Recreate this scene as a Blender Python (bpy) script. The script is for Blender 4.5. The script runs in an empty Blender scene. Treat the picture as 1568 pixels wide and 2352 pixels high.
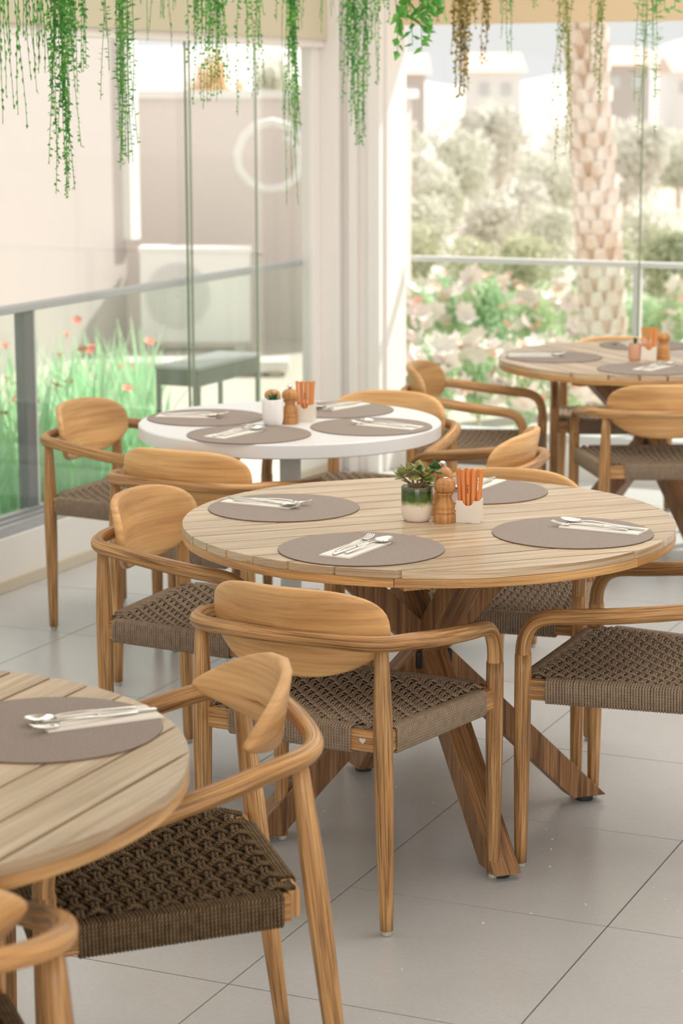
import bpy, math, random
from mathutils import Vector, Matrix, noise

C = bpy.context.scene.collection
S = bpy.context.scene
PI = math.pi

# ------------------------------------------------------------------ camera
FPX, YAW, PITCH, ROLL, CH = 5051.634, -0.41977, 0.1867, -0.00295, 1.7435
def cam_axes():
    fw = Vector((math.sin(YAW)*math.cos(PITCH), math.cos(YAW)*math.cos(PITCH), -math.sin(PITCH)))
    r = Vector((math.cos(YAW), -math.sin(YAW), 0))
    u = r.cross(fw)
    c, s = math.cos(ROLL), math.sin(ROLL)
    return c*r+s*u, -s*r+c*u, fw
RR, UU, FW = cam_axes()
cd = bpy.data.cameras.new('camera')
cd.sensor_fit = 'VERTICAL'; cd.sensor_height = 36; cd.lens = FPX*36/2352
cd.clip_start = 0.05; cd.clip_end = 500
cd.dof.use_dof = True; cd.dof.focus_distance = 4.75; cd.dof.aperture_fstop = 5.0
cam = bpy.data.objects.new('camera', cd); C.objects.link(cam)
cam.matrix_world = Matrix(((RR.x, UU.x, -FW.x, 0), (RR.y, UU.y, -FW.y, 0), (RR.z, UU.z, -FW.z, CH), (0, 0, 0, 1)))
S.camera = cam

# ------------------------------------------------------------------ light
w = bpy.data.worlds.new('world'); S.world = w; w.use_nodes = True
bg = w.node_tree.nodes['Background']
bg.inputs[0].default_value = (1.0, 0.99, 0.98, 1); bg.inputs[1].default_value = 0.545
sun = bpy.data.lights.new('sun', 'SUN'); sun.energy = 3.8; sun.angle = 0.02; sun.color = (1, 0.96, 0.90)
so = bpy.data.objects.new('sun', sun); C.objects.link(so)
sdir = Vector((0.42, 0.78, 1.05)).normalized()      # towards the sun
so.rotation_euler = sdir.to_track_quat('Z', 'Y').to_euler()
def area(name, loc, to, sx, sy, W, col=(1, .965, .92)):
    l = bpy.data.lights.new(name, 'AREA'); l.shape = 'RECTANGLE'; l.size = sx; l.size_y = sy; l.energy = W; l.color = col
    o = bpy.data.objects.new(name, l); C.objects.link(o); o.location = loc
    o.rotation_euler = (Vector(loc)-Vector(to)).to_track_quat('Z', 'Y').to_euler(); return o
# added fill lights with no known source, one behind the viewer, others overhead
area('rear_fill', (1.6, -3.2, 1.9), (-1.9, 5.0, .6), 5.0, 2.2, 112)
for i, (x, y) in enumerate(((-3.0, 4.2), (-1.0, 4.2), (-3.0, 6.6), (-1.2, 6.8), (-2.0, 2.0))):
    area('overhead_fill', (x, y, 2.72), (x, y, 0), 1.2, 1.2, 7 if i < 4 else 2)
S.view_settings.view_transform = 'Standard'; S.view_settings.look = 'None'
S.view_settings.exposure = 0.68; S.view_settings.gamma = 1.0
S.view_settings.use_curve_mapping = False
S.cycles.use_denoising = True
S.cycles.max_bounces = 8; S.cycles.transparent_max_bounces = 24
S.cycles.diffuse_bounces = 4; S.cycles.glossy_bounces = 3

def at(x, y, D):
    """world point seen at photo pixel (x, y) at horizontal distance D: used to measure positions"""
    d = (x-784)/FPX*RR-(y-1176)/FPX*UU+FW
    t = D/math.hypot(d.x, d.y)
    return Vector((0, 0, CH))+t*d

# ------------------------------------------------------------------ materials
def mat(name, col=(.8, .8, .8), rough=.6, metal=0, spec=.5, **k):
    m = bpy.data.materials.new(name); m.use_nodes = True
    b = m.node_tree.nodes['Principled BSDF']
    b.inputs['Base Color'].default_value = (*col, 1); b.inputs['Roughness'].default_value = rough
    b.inputs['Metallic'].default_value = metal; b.inputs['Specular IOR Level'].default_value = spec
    for n, v in k.items(): b.inputs[n.replace('_', ' ')].default_value = v
    return m
def nd(m, t, **k):
    n = m.node_tree.nodes.new(t)
    for a, v in k.items(): setattr(n, a, v)
    return n
def lk(m, a, b): m.node_tree.links.new(a, b)
def B(m): return m.node_tree.nodes['Principled BSDF']
def ramp(m, pts):
    r = nd(m, 'ShaderNodeValToRGB'); e = r.color_ramp.elements
    while len(e) < len(pts): e.new(.5)
    for i, (p, c) in enumerate(pts): e[i].position = p; e[i].color = (*c, 1)
    return r
def srgb(r, g, b):
    f = lambda v: (v/255/12.92) if v/255 <= .04045 else ((v/255+.055)/1.055)**2.4
    return (f(r), f(g), f(b))

def wood(name, light, mid, dark, rough=.45, su=55, sv=2.6, streak=.5, bump=.15):
    m = mat(name, mid, rough, spec=.4)
    tc = nd(m, 'ShaderNodeTexCoord'); oi = nd(m, 'ShaderNodeObjectInfo')
    mp = nd(m, 'ShaderNodeMapping'); mp.inputs['Scale'].default_value = (su, sv, 1)
    cmb = nd(m, 'ShaderNodeCombineXYZ'); ml = nd(m, 'ShaderNodeMath', operation='MULTIPLY'); ml.inputs[1].default_value = 37
    lk(m, oi.outputs['Random'], ml.inputs[0])
    for i in range(3): lk(m, ml.outputs[0], cmb.inputs[i])
    lk(m, tc.outputs['UV'], mp.inputs['Vector']); lk(m, cmb.outputs[0], mp.inputs['Location'])
    n1 = nd(m, 'ShaderNodeTexNoise'); n1.inputs['Scale'].default_value = 1; n1.inputs['Detail'].default_value = 6; n1.inputs['Roughness'].default_value = .65
    n1.inputs['Distortion'].default_value = .6
    lk(m, mp.outputs[0], n1.inputs['Vector'])
    r = ramp(m, [(.28, dark), (.47, mid), (.68, light)])
    lk(m, n1.outputs['Fac'], r.inputs[0])
    mp2 = nd(m, 'ShaderNodeMapping'); mp2.inputs['Scale'].default_value = (su*5.5, sv*2.2, 1); lk(m, tc.outputs['UV'], mp2.inputs['Vector']); lk(m, cmb.outputs[0], mp2.inputs['Location'])
    n2 = nd(m, 'ShaderNodeTexNoise'); n2.inputs['Scale'].default_value = 1; n2.inputs['Detail'].default_value = 3
    lk(m, mp2.outputs[0], n2.inputs['Vector'])
    r2 = ramp(m, [(.36, (1-streak,)*3), (.56, (1, 1, 1))]); lk(m, n2.outputs['Fac'], r2.inputs[0])
    # broad tone drift between boards
    mp3 = nd(m, 'ShaderNodeMapping'); mp3.inputs['Scale'].default_value = (6, 1.3, 1); lk(m, tc.outputs['UV'], mp3.inputs['Vector']); lk(m, cmb.outputs[0], mp3.inputs['Location'])
    n3 = nd(m, 'ShaderNodeTexNoise'); n3.inputs['Scale'].default_value = 1; lk(m, mp3.outputs[0], n3.inputs['Vector'])
    r3 = ramp(m, [(.35, (.78, .76, .74)), (.65, (1.1, 1.1, 1.1))]); lk(m, n3.outputs['Fac'], r3.inputs[0])
    mx = nd(m, 'ShaderNodeMix', data_type='RGBA', blend_type='MULTIPLY'); mx.inputs[0].default_value = 1
    lk(m, r.outputs[0], mx.inputs[6]); lk(m, r2.outputs[0], mx.inputs[7])
    mx3 = nd(m, 'ShaderNodeMix', data_type='RGBA', blend_type='MULTIPLY'); mx3.inputs[0].default_value = 1
    lk(m, mx.outputs[2], mx3.inputs[6]); lk(m, r3.outputs[0], mx3.inputs[7])
    lk(m, mx3.outputs[2], B(m).inputs['Base Color'])
    bp = nd(m, 'ShaderNodeBump'); bp.inputs['Strength'].default_value = bump; bp.inputs['Distance'].default_value = .002
    lk(m, n2.outputs['Fac'], bp.inputs['Height']); lk(m, bp.outputs[0], B(m).inputs['Normal'])
    return m

M = {}
M['frame'] = wood('chair_frame_wood', (.72, .43, .19), (.53, .275, .10), (.21, .092, .03), .42, 62, 3.0, .55, .3)
M['back'] = wood('backrest_wood', (.82, .50, .215), (.70, .39, .155), (.47, .235, .085), .40, 26, 2.2, .16, .06)
M['slat'] = wood('slat_wood', (.70, .56, .40), (.57, .42, .265), (.36, .215, .10), .34, 70, 2.2, .28, .15)
B(M['slat']).inputs['Coat Weight'].default_value = .45; B(M['slat']).inputs['Coat Roughness'].default_value = .3
M['rim'] = wood('rim_wood', (.76, .46, .20), (.62, .34, .13), (.38, .185, .06), .42, 60, 3, .3, .15)
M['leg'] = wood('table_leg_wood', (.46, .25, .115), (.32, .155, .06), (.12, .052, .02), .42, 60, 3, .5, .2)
M['mill'] = wood('mill_wood', (.66, .34, .12), (.54, .25, .08), (.32, .13, .035), .35, 90, 10, .15, .05)

def rope_mat(name, c1, c2, wrap=False):
    m = mat(name, c1, .85, spec=.2)
    tc = nd(m, 'ShaderNodeTexCoord')
    mp = nd(m, 'ShaderNodeMapping'); mp.inputs['Rotation'].default_value = (0, 0, .8); mp.inputs['Scale'].default_value = (1, 1, 1)
    lk(m, tc.outputs['UV'], mp.inputs['Vector'])
    wv = nd(m, 'ShaderNodeTexWave'); wv.inputs['Scale'].default_value = 70; wv.inputs['Distortion'].default_value = .5
    lk(m, mp.outputs[0], wv.inputs['Vector'])
    nz = nd(m, 'ShaderNodeTexNoise'); nz.inputs['Scale'].default_value = 60; lk(m, tc.outputs['Object'], nz.inputs['Vector'])
    md = nd(m, 'ShaderNodeMath', operation='MULTIPLY'); lk(m, wv.outputs['Fac'], md.inputs[0]); lk(m, nz.outputs['Fac'], md.inputs[1])
    r = ramp(m, [(.05, c2), (.5, c1)]); lk(m, md.outputs[0], r.inputs[0]); lk(m, r.outputs[0], B(m).inputs['Base Color'])
    bp = nd(m, 'ShaderNodeBump'); bp.inputs['Strength'].default_value = .6; bp.inputs['Distance'].default_value = .002
    lk(m, wv.outputs['Fac'], bp.inputs['Height']); lk(m, bp.outputs[0], B(m).inputs['Normal'])
    return m
M['rope'] = rope_mat('rope', (.45, .345, .245), (.23, .165, .115))
M['rope2'] = rope_mat('dark_rope', (.27, .185, .10), (.055, .033, .016))
M['web'] = mat('shade_dark_webbing', (.05, .034, .024), .9)  # lower cord layer as a sheet, darkened to stand in for shade
M['glide'] = mat('clear_plastic_glide', (.45, .43, .38), .3)
M['black'] = mat('black_rubber', (.02, .02, .02), .6)
M['badge'] = mat('badge_metal', (.8, .74, .72), .3, .6)
M['white'] = mat('white_laminate', (.76, .755, .75), .28)
M['colgrey'] = mat('column_paint_grey', (.80, .80, .74), .5)
M['ceramic'] = mat('ceramic_cream', (.78, .71, .61), .3)
M['whitecer'] = mat('ceramic_white', (.85, .83, .80), .3)
M['terra'] = mat('ceramic_terracotta', (.62, .34, .22), .5)
M['steel'] = mat('cutlery_steel', (.78, .76, .72), .16, 1)
M['napkin'] = mat('paper_napkin', (.83, .78, .71), .9)
M['soil'] = mat('soil', (.09, .055, .035), .95)
M['stick'] = mat('orange_paper', (.75, .27, .075), .55)
M['stick2'] = mat('deep_orange_paper', (.62, .19, .05), .55)
M['ink'] = mat('black_ink', (.02, .015, .012), .6)
M['grout'] = mat('grout', (.26, .235, .21), .9)
M['alu'] = mat('grey_aluminium', (.46, .47, .48), .45, .3)
M['alulight'] = mat('light_aluminium', (.62, .62, .60), .4, .2)
M['post'] = mat('dark_grey_aluminium', (.17, .18, .18), .45, .3)
M['paint'] = mat('cream_wall_paint', (.80, .77, .72), .8)
M['skirt'] = mat('travertine_skirting', (.62, .54, .42), .6)
M['framepaint'] = mat('white_frame_paint', (.84, .79, .755), .45)
M['beam'] = mat('khaki_beam_paint', (.60, .54, .40), .8)
M['beam2'] = mat('tan_beam_paint', (.72, .55, .36), .7)
M['ceil'] = mat('ceiling_paint', (.75, .70, .62), .9)
M['peach'] = mat('peach_render', (.575, .525, .495), .9)
M['peachy'] = mat('yard_wall_render', (.76, .70, .66), .9)
M['peachd'] = mat('peach_render_shaded', (.74, .64, .53), .9)
M['outwhite'] = mat('outdoor_white', (.86, .86, .84), .6)
M['ac'] = mat('white_sheet_metal', (.86, .87, .86), .5)
M['acd'] = mat('grille_grey', (.64, .66, .65), .6)
M['green'] = mat('dark_green_metal', (.045, .085, .045), .35)
M['zinc'] = mat('zinc_top', (.42, .43, .43), .3, .5)
M['ground'] = mat('pale_ground', (.60, .545, .47), .95)
M['blackglass'] = mat('black_plastic', (.02, .02, .02), .3)

def floor_tile_mat():
    m = mat('porcelain_tile', (.5, .46, .41), .33, spec=.65)
    tc = nd(m, 'ShaderNodeTexCoord'); oi = nd(m, 'ShaderNodeObjectInfo')
    geo = nd(m, 'ShaderNodeNewGeometry')
    n = nd(m, 'ShaderNodeTexNoise'); n.inputs['Scale'].default_value = 2.4; n.inputs['Detail'].default_value = 8; n.inputs['Roughness'].default_value = .6
    lk(m, geo.outputs['Position'], n.inputs['Vector'])
    r = ramp(m, [(.3, (.525, .52, .515)), (.7, (.575, .572, .568))]); lk(m, n.outputs['Fac'], r.inputs[0])
    n2 = nd(m, 'ShaderNodeTexNoise'); n2.inputs['Scale'].default_value = 90; lk(m, geo.outputs['Position'], n2.inputs['Vector'])
    r2 = ramp(m, [(.3, (.95, .95, .95)), (.6, (1, 1, 1))]); lk(m, n2.outputs['Fac'], r2.inputs[0])
    mx = nd(m, 'ShaderNodeMix', data_type='RGBA', blend_type='MULTIPLY'); mx.inputs[0].default_value = 1
    lk(m, r.outputs[0], mx.inputs[6]); lk(m, r2.outputs[0], mx.inputs[7]); lk(m, mx.outputs[2], B(m).inputs['Base Color'])
    rr = nd(m, 'ShaderNodeMapRange'); rr.inputs['To Min'].default_value = .25; rr.inputs['To Max'].default_value = .28
    lk(m, n.outputs['Fac'], rr.inputs[0]); lk(m, rr.outputs[0], B(m).inputs['Roughness'])
    return m
M['tile'] = floor_tile_mat()

def mat_fabric():
    m = mat('placemat_leatherette', (.42, .335, .285), .62, spec=.35)
    tc = nd(m, 'ShaderNodeTexCoord')
    n = nd(m, 'ShaderNodeTexNoise'); n.inputs['Scale'].default_value = 380; n.inputs['Detail'].default_value = 2
    lk(m, tc.outputs['Object'], n.inputs['Vector'])
    r = ramp(m, [(.35, (.215, .168, .142)), (.65, (.35, .285, .245))]); lk(m, n.outputs['Fac'], r.inputs[0]); lk(m, r.outputs[0], B(m).inputs['Base Color'])
    bp = nd(m, 'ShaderNodeBump'); bp.inputs['Strength'].default_value = .35; bp.inputs['Distance'].default_value = .001
    lk(m, n.outputs['Fac'], bp.inputs['Height']); lk(m, bp.outputs[0], B(m).inputs['Normal'])
    return m
M['mat'] = mat_fabric()
M['matedge'] = mat('placemat_edge', (.16, .09, .06), .8)

def green_pot():
    m = mat('green_glazed_pot', (.78, .70, .6), .18)
    tc = nd(m, 'ShaderNodeTexCoord'); sp = nd(m, 'ShaderNodeSeparateXYZ'); lk(m, tc.outputs['Object'], sp.inputs[0])
    n = nd(m, 'ShaderNodeTexNoise'); n.inputs['Scale'].default_value = 60; lk(m, tc.outputs['Object'], n.inputs['Vector'])
    ma = nd(m, 'ShaderNodeMath', operation='MULTIPLY_ADD'); ma.inputs[1].default_value = .014; lk(m, n.outputs['Fac'], ma.inputs[0]); lk(m, sp.outputs['Z'], ma.inputs[2])
    mr = nd(m, 'ShaderNodeMapRange'); mr.inputs['From Min'].default_value = .04; mr.inputs['From Max'].default_value = .085; lk(m, ma.outputs[0], mr.inputs[0])
    r = ramp(m, [(.1, (.78, .68, .57)), (.24, (.42, .42, .22)), (.42, (.06, .12, .012)), (.9, (.018, .045, .006)), (1, (.10, .10, .03))])
    lk(m, mr.outputs[0], r.inputs[0]); lk(m, r.outputs[0], B(m).inputs['Base Color'])
    return m
M['greenpot'] = green_pot()

def leafmat(name, c1, c2, sc=8, trans=.25, rough=.5):
    m = mat(name, c1, rough, spec=.4)
    geo = nd(m, 'ShaderNodeNewGeometry')
    n = nd(m, 'ShaderNodeTexNoise'); n.inputs['Scale'].default_value = sc; lk(m, geo.outputs['Position'], n.inputs['Vector'])
    r = ramp(m, [(.35, c1), (.65, c2)]); lk(m, n.outputs['Fac'], r.inputs[0]); lk(m, r.outputs[0], B(m).inputs['Base Color'])
    if trans:
        tr = nd(m, 'ShaderNodeBsdfTranslucent'); lk(m, r.outputs[0], tr.inputs['Color'])
        ms = nd(m, 'ShaderNodeMixShader'); ms.inputs[0].default_value = trans
        out = m.node_tree.nodes['Material Output']
        lk(m, B(m).outputs[0], ms.inputs[1]); lk(m, tr.outputs[0], ms.inputs[2]); lk(m, ms.outputs[0], out.inputs[0])
    return m
M['vine_a'] = leafmat('vine_green', (.05, .28, .045), (.19, .46, .09), 25, .35)
M['vine_b'] = leafmat('vine_light_green', (.12, .36, .10), (.30, .52, .18), 25, .4)
M['vine_c'] = leafmat('vine_brown_green', (.20, .16, .03), (.42, .32, .08), 30, .35)
M['vine_d'] = leafmat('vine_yellow_green', (.28, .36, .10), (.50, .50, .20), 30, .4)
M['jade'] = leafmat('jade_leaf', (.15, .22, .06), (.42, .36, .13), 60, 0, .35)
M['jade2'] = leafmat('jade_leaf_dark', (.02, .09, .02), (.06, .15, .04), 45, 0, .35)
M['jstem'] = mat('jade_stem', (.24, .14, .07), .8)
M['grass'] = leafmat('garden_blade', (.34, .72, .38), (.70, .88, .62), 3, .4)
M['redfl'] = mat('red_petal', (.95, .28, .20), .6)
M['pinkfl'] = mat('pink_petal', (.95, .84, .81), .6)
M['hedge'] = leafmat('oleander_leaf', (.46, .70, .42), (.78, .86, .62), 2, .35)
M['tree_a'] = leafmat('hazy_olive_leaf', (.68, .66, .57), (.88, .86, .80), 1.2, .35)  # tree leaves paled towards white, garden haze put into the colour
M['tree_b'] = leafmat('hazy_yellow_green_leaf', (.66, .67, .54), (.87, .86, .78), 1.2, .35)
M['tree_c'] = leafmat('dark_green_leaf', (.40, .46, .28), (.66, .67, .48), 1.2, .35)  # deeper leaf green of the low shrubs
M['tree_d'] = leafmat('orange_leaf', (.72, .40, .12), (.86, .62, .30), 1.2, .35)
M['bark'] = leafmat('palm_bark', (.66, .46, .33), (.86, .72, .62), 6, 0, .9)
M['bark2'] = leafmat('palm_scale', (.72, .58, .48), (.92, .86, .82), 6, 0, .9)
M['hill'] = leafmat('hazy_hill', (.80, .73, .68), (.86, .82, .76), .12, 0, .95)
M['roof'] = mat('pink_roof', (.82, .62, .54), .9)

def glass(name, tint, gloss=.05):
    m = bpy.data.materials.new(name); m.use_nodes = True
    nt = m.node_tree; nt.nodes.remove(nt.nodes['Principled BSDF'])
    tr = nd(m, 'ShaderNodeBsdfTransparent'); tr.inputs[0].default_value = (*tint, 1)
    gl = nd(m, 'ShaderNodeBsdfGlossy'); gl.inputs['Roughness'].default_value = .02
    lw = nd(m, 'ShaderNodeLayerWeight'); lw.inputs['Blend'].default_value = .5
    pw = nd(m, 'ShaderNodeMath', operation='POWER'); pw.inputs[1].default_value = 5; lk(m, lw.outputs['Facing'], pw.inputs[0])
    fr = nd(m, 'ShaderNodeMath', operation='MULTIPLY_ADD'); fr.inputs[1].default_value = .9; fr.inputs[2].default_value = gloss*.3; lk(m, pw.outputs[0], fr.inputs[0])
    ms = nd(m, 'ShaderNodeMixShader'); out = nt.nodes['Material Output']
    lk(m, fr.outputs[0], ms.inputs[0]); lk(m, tr.outputs[0], ms.inputs[1]); lk(m, gl.outputs[0], ms.inputs[2]); lk(m, ms.outputs[0], out.inputs[0])
    return m
M['glass'] = glass('clear_glass', (.985, .99, .985))
M['gglass'] = glass('green_tinted_glass', (.93, .97, .945))
M['gedge'] = mat('glass_edge_green', (.20, .25, .15), .3)

# ------------------------------------------------------------------ mesh helpers
class MB:
    def __init__(s): s.v = []; s.f = []; s.uv = []
    def face(s, idx, uvs): s.f.append(idx); s.uv.append(uvs)
    def box(s, x0, y0, z0, x1, y1, z1, R=None):
        b = len(s.v)
        P = [Vector(p) for p in ((x0, y0, z0), (x1, y0, z0), (x1, y1, z0), (x0, y1, z0), (x0, y0, z1), (x1, y0, z1), (x1, y1, z1), (x0, y1, z1))]
        s.prism_uv(P, R)
    def prism_uv(s, P, R=None):
        b = len(s.v)
        s.v += [tuple((R @ p) if R else p) for p in P]
        dims = [(P[1]-P[0]).length, (P[3]-P[0]).length, (P[4]-P[0]).length]
        ax = dims.index(max(dims))
        dirs = [(P[1]-P[0]).normalized(), (P[3]-P[0]).normalized(), (P[4]-P[0]).normalized()]
        L = dirs[ax]
        for q in ((0, 3, 2, 1), (4, 5, 6, 7), (0, 1, 5, 4), (1, 2, 6, 5), (2, 3, 7, 6), (3, 0, 4, 7)):
            e = [(P[q[1]]-P[q[0]]), (P[q[3]]-P[q[0]])]
            e0 = e[0].normalized(); e1 = e[1].normalized()
            o = e1 if abs(e0.dot(L)) > abs(e1.dot(L)) else e0
            s.face(tuple(b+i for i in q), [((P[i]-P[0]).dot(o)+.3*q[0]+.17*q[1], (P[i]-P[0]).dot(L)) for i in q])
    def tube(s, pts, rad, n=8, closed=False, caps=True, flat=1.0, up=None):
        pts = [Vector(p) for p in pts]; k = len(pts)
        if not hasattr(rad, '__len__'): rad = [rad]*k
        b = len(s.v); L = 0; T = []
        for i in range(k):
            if closed: t = pts[(i+1) % k]-pts[i-1]
            else: t = pts[min(i+1, k-1)]-pts[max(i-1, 0)]
            T.append(t.normalized())
        a = up or (Vector((0, 0, 1)) if abs(T[0].z) < .9 else Vector((1, 0, 0)))
        N = (a-T[0]*a.dot(T[0])).normalized(); lens = []
        for i in range(k):
            if i:
                N = (N-T[i]*N.dot(T[i])).normalized(); L += (pts[i]-pts[i-1]).length
            lens.append(L); Bn = T[i].cross(N)
            for j in range(n):
                an = 2*PI*j/n
                s.v.append(tuple(pts[i]+N*(math.cos(an)*rad[i]*flat)+Bn*(math.sin(an)*rad[i])))
        m = k if closed else k-1; per = 2*PI*max(rad)
        for i in range(m):
            i2 = (i+1) % k; l0 = lens[i]; l1 = lens[i2] if i2 else L+(pts[0]-pts[-1]).length
            for j in range(n):
                j2 = (j+1) % n
                u0 = per*j/n; u1 = per*(j+1)/n
                s.face((b+i*n+j, b+i*n+j2, b+i2*n+j2, b+i2*n+j), [(u0, l0), (u1, l0), (u1, l1), (u0, l1)])
        if caps and not closed:
            s.face(tuple(b+j for j in range(n))[::-1], [(.01*math.cos(2*PI*j/n), .01*math.sin(2*PI*j/n)) for j in range(n)])
            s.face(tuple(b+(k-1)*n+j for j in range(n)), [(.01*math.cos(2*PI*j/n), .01*math.sin(2*PI*j/n)) for j in range(n)])
    def lathe(s, prof, n=24, c=(0, 0, 0)):
        b = len(s.v); L = 0
        for i, (r, z) in enumerate(prof):
            for j in range(n):
                a = 2*PI*j/n; s.v.append((c[0]+r*math.cos(a), c[1]+r*math.sin(a), c[2]+z))
        for i in range(len(prof)-1):
            L2 = L+math.hypot(prof[i+1][0]-prof[i][0], prof[i+1][1]-prof[i][1])
            for j in range(n):
                j2 = (j+1) % n
                s.face((b+i*n+j, b+i*n+j2, b+(i+1)*n+j2, b+(i+1)*n+j), [(.2*j/n, L), (.2*(j+1)/n, L), (.2*(j+1)/n, L2), (.2*j/n, L2)])
            L = L2
        if prof[0][0] > 1e-5: s.face(tuple(b+j for j in range(n))[::-1], [(s.v[b+j][0], s.v[b+j][1]) for j in range(n)][::-1])
        if prof[-1][0] > 1e-5:
            e = b+(len(prof)-1)*n
            s.face(tuple(e+j for j in range(n)), [(s.v[e+j][0], s.v[e+j][1]) for j in range(n)])
    def poly(s, pts, z0, z1, ang=0):
        """extruded polygon, pts counter-clockwise; ang = grain direction in the plane"""
        b = len(s.v); n = len(pts); ca, sa = math.cos(ang), math.sin(ang)
        g = lambda p: (-p[0]*sa+p[1]*ca, p[0]*ca+p[1]*sa)
        s.v += [(p[0], p[1], z0) for p in pts]+[(p[0], p[1], z1) for p in pts]
        s.face(tuple(range(b, b+n))[::-1], [g(p) for p in pts][::-1])
        s.face(tuple(range(b+n, b+2*n)), [g(p) for p in pts])
        for i in range(n):
            j = (i+1) % n; a0 = g(pts[i]); a1 = g(pts[j])
            if abs(a1[1]-a0[1]) > abs(a1[0]-a0[0]): uv = [(0, a0[1]), (0, a1[1]), (z1-z0, a1[1]), (z1-z0, a0[1])]
            else: uv = [(a0[0]*.2, a0[0]), (a0[0]*.2, a1[0]), (a0[0]*.2+z1-z0, a1[0]), (a0[0]*.2+z1-z0, a0[0])]
            s.face((b+i, b+j, b+n+j, b+n+i), uv)
    def mesh(s, name, m, smooth=False):
        me = bpy.data.meshes.new(name); me.from_pydata(s.v, [], s.f)
        ul = me.uv_layers.new(name='UVMap')
        flat = [c for f in s.uv for uv in f for c in uv]
        ul.data.foreach_set('uv', flat)
        me.materials.append(m)
        if smooth: me.polygons.foreach_set('use_smooth', [True]*len(me.polygons))
        me.update(); return me
    def build(s, name, m, parent=None, smooth=False, bevel=0, kind=None, label=None):
        me = s.mesh(name, m, smooth)
        return link(name, me, parent, bevel, kind, label)
def link(name, me, parent=None, bevel=0, kind=None, label=None):
    o = bpy.data.objects.new(name, me); C.objects.link(o)
    if parent: o.parent = parent
    if bevel:
        md = o.modifiers.new('bevel', 'BEVEL'); md.width = bevel; md.segments = 2; md.limit_method = 'ANGLE'; md.angle_limit = .7
    if kind: o['kind'] = kind
    if label: o['label'] = label
    return o
def tag(o, label, cat, group=None):
    o['label'] = label; o['category'] = cat
    if group: o['group'] = group
    return o
def thing(name, label, cat, loc=(0, 0, 0), rz=0, group=None):
    o = bpy.data.objects.new(name, None); C.objects.link(o); o.empty_display_size = .1
    o.location = loc; o.rotation_euler = (0, 0, rz)
    return tag(o, label, cat, group)
def dup(root, loc, rz=0, label=None, group=None):
    def cp(o, par):
        c = o.copy(); C.objects.link(c); c.parent = par
        for ch in kids.get(o, []): cp(ch, c)
        return c
    kids = {}
    def walk(o):
        kids[o] = list(o.children)
        for k in kids[o]: walk(k)
    walk(root)
    c = cp(root, None); c.location = loc; c.rotation_euler = (0, 0, rz)
    if label: c['label'] = label
    if group: c['group'] = group
    return c
def struct(o): o['kind'] = 'structure'; return o
def smooth_path(P, sub=4):
    P = [Vector(p) for p in P]; out = []
    for i in range(len(P)-1):
        p0 = P[max(i-1, 0)]; p1 = P[i]; p2 = P[i+1]; p3 = P[min(i+2, len(P)-1)]
        for k in range(sub):
            t = k/sub
            out.append(.5*((2*p1)+(p2-p0)*t+(2*p0-5*p1+4*p2-p3)*t*t+(3*p1-p0-3*p2+p3)*t**3))
    out.append(P[-1]); return out

# ------------------------------------------------------------------ the setting
T0X, T0Y, TS = -1.89921, 3.69424, .60062
XL, YB = -4.24, 9.60
fl = MB(); fl.box(XL, -1.5, -.05, 3.5, YB, -.012)
floor = struct(fl.build('floor', M['grout']))
tm = MB(); g = .0018
tm.box(g, g, -.012, TS-g, TS-g, 0)
tile_me = tm.mesh('tile', M['tile'])
first = True
for i in range(-4, 5):
    for j in range(-6, 10):
        x = T0X+i*TS; y = T0Y+j*TS
        if x < XL-.3 or y > YB-.02: continue
        if x < XL:                                     # cut tile along the left wall
            c = MB(); c.box(XL-x, g, -.012, TS-g, min(TS-g, YB-y), 0); me = c.mesh('tile', M['tile'])
        elif y+TS > YB:
            c = MB(); c.box(g, g, -.012, TS-g, YB-y, 0); me = c.mesh('tile', M['tile'])
        else: me = tile_me
        o = link('tile', me, floor); o.location = (x, y, 0)
b = MB(); b.box(XL-.16, -1.5, 2.75, 3.5, 4.9, 2.9); struct(b.build('ceiling', M['ceil']))
# beyond the solid ceiling a stretched white canvas lets daylight through
cv = mat('canvas_roof', (.86, .85, .83), .9); trn = nd(cv, 'ShaderNodeBsdfTranslucent'); trn.inputs[0].default_value = (.96, .955, .94, 1)
cms = nd(cv, 'ShaderNodeMixShader'); cms.inputs[0].default_value = .5
lk(cv, B(cv).outputs[0], cms.inputs[1]); lk(cv, trn.outputs[0], cms.inputs[2]); lk(cv, cms.outputs[0], cv.node_tree.nodes['Material Output'].inputs[0])
b = MB(); b.v = [(XL-.16, 4.9, 2.76), (3.5, 4.9, 2.76), (3.5, YB+.2, 2.76), (XL-.16, YB+.2, 2.76)]; b.face((0, 1, 2, 3), [(0, 0)]*4)
struct(b.build('ceiling', cv))
# left wall: low plinth, skirting, rail, glass, railing
b = MB(); b.box(XL-.2, -1.5, -.3, XL, YB+.2, .195); wl = struct(b.build('wall_left', M['paint'], bevel=.004))
b = MB(); b.box(XL, -1.5, 0, XL+.012, 9.37, .045); struct(b.build('baseboard_left', M['skirt'], bevel=.003))
b = MB()
b.box(XL-.12, -1.5, .195, XL-.005, YB, .215); b.box(XL-.12, -1.5, .215, XL-.09, YB, .24); b.box(XL-.07, -1.5, .215, XL-.05, YB, .235); b.box(XL-.03, -1.5, .215, XL-.012, YB, .23)
struct(b.build('trim_1', M['alu']))
b = MB(); b.box(XL-.16, -1.5, 2.0, XL, YB+.2, 2.75); struct(b.build('trim_2', M['beam']))
b = MB(); b.box(XL-.10, -1.5, 1.965, XL-.02, 9.37, 2.0); struct(b.build('trim_3', M['framepaint']))
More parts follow.
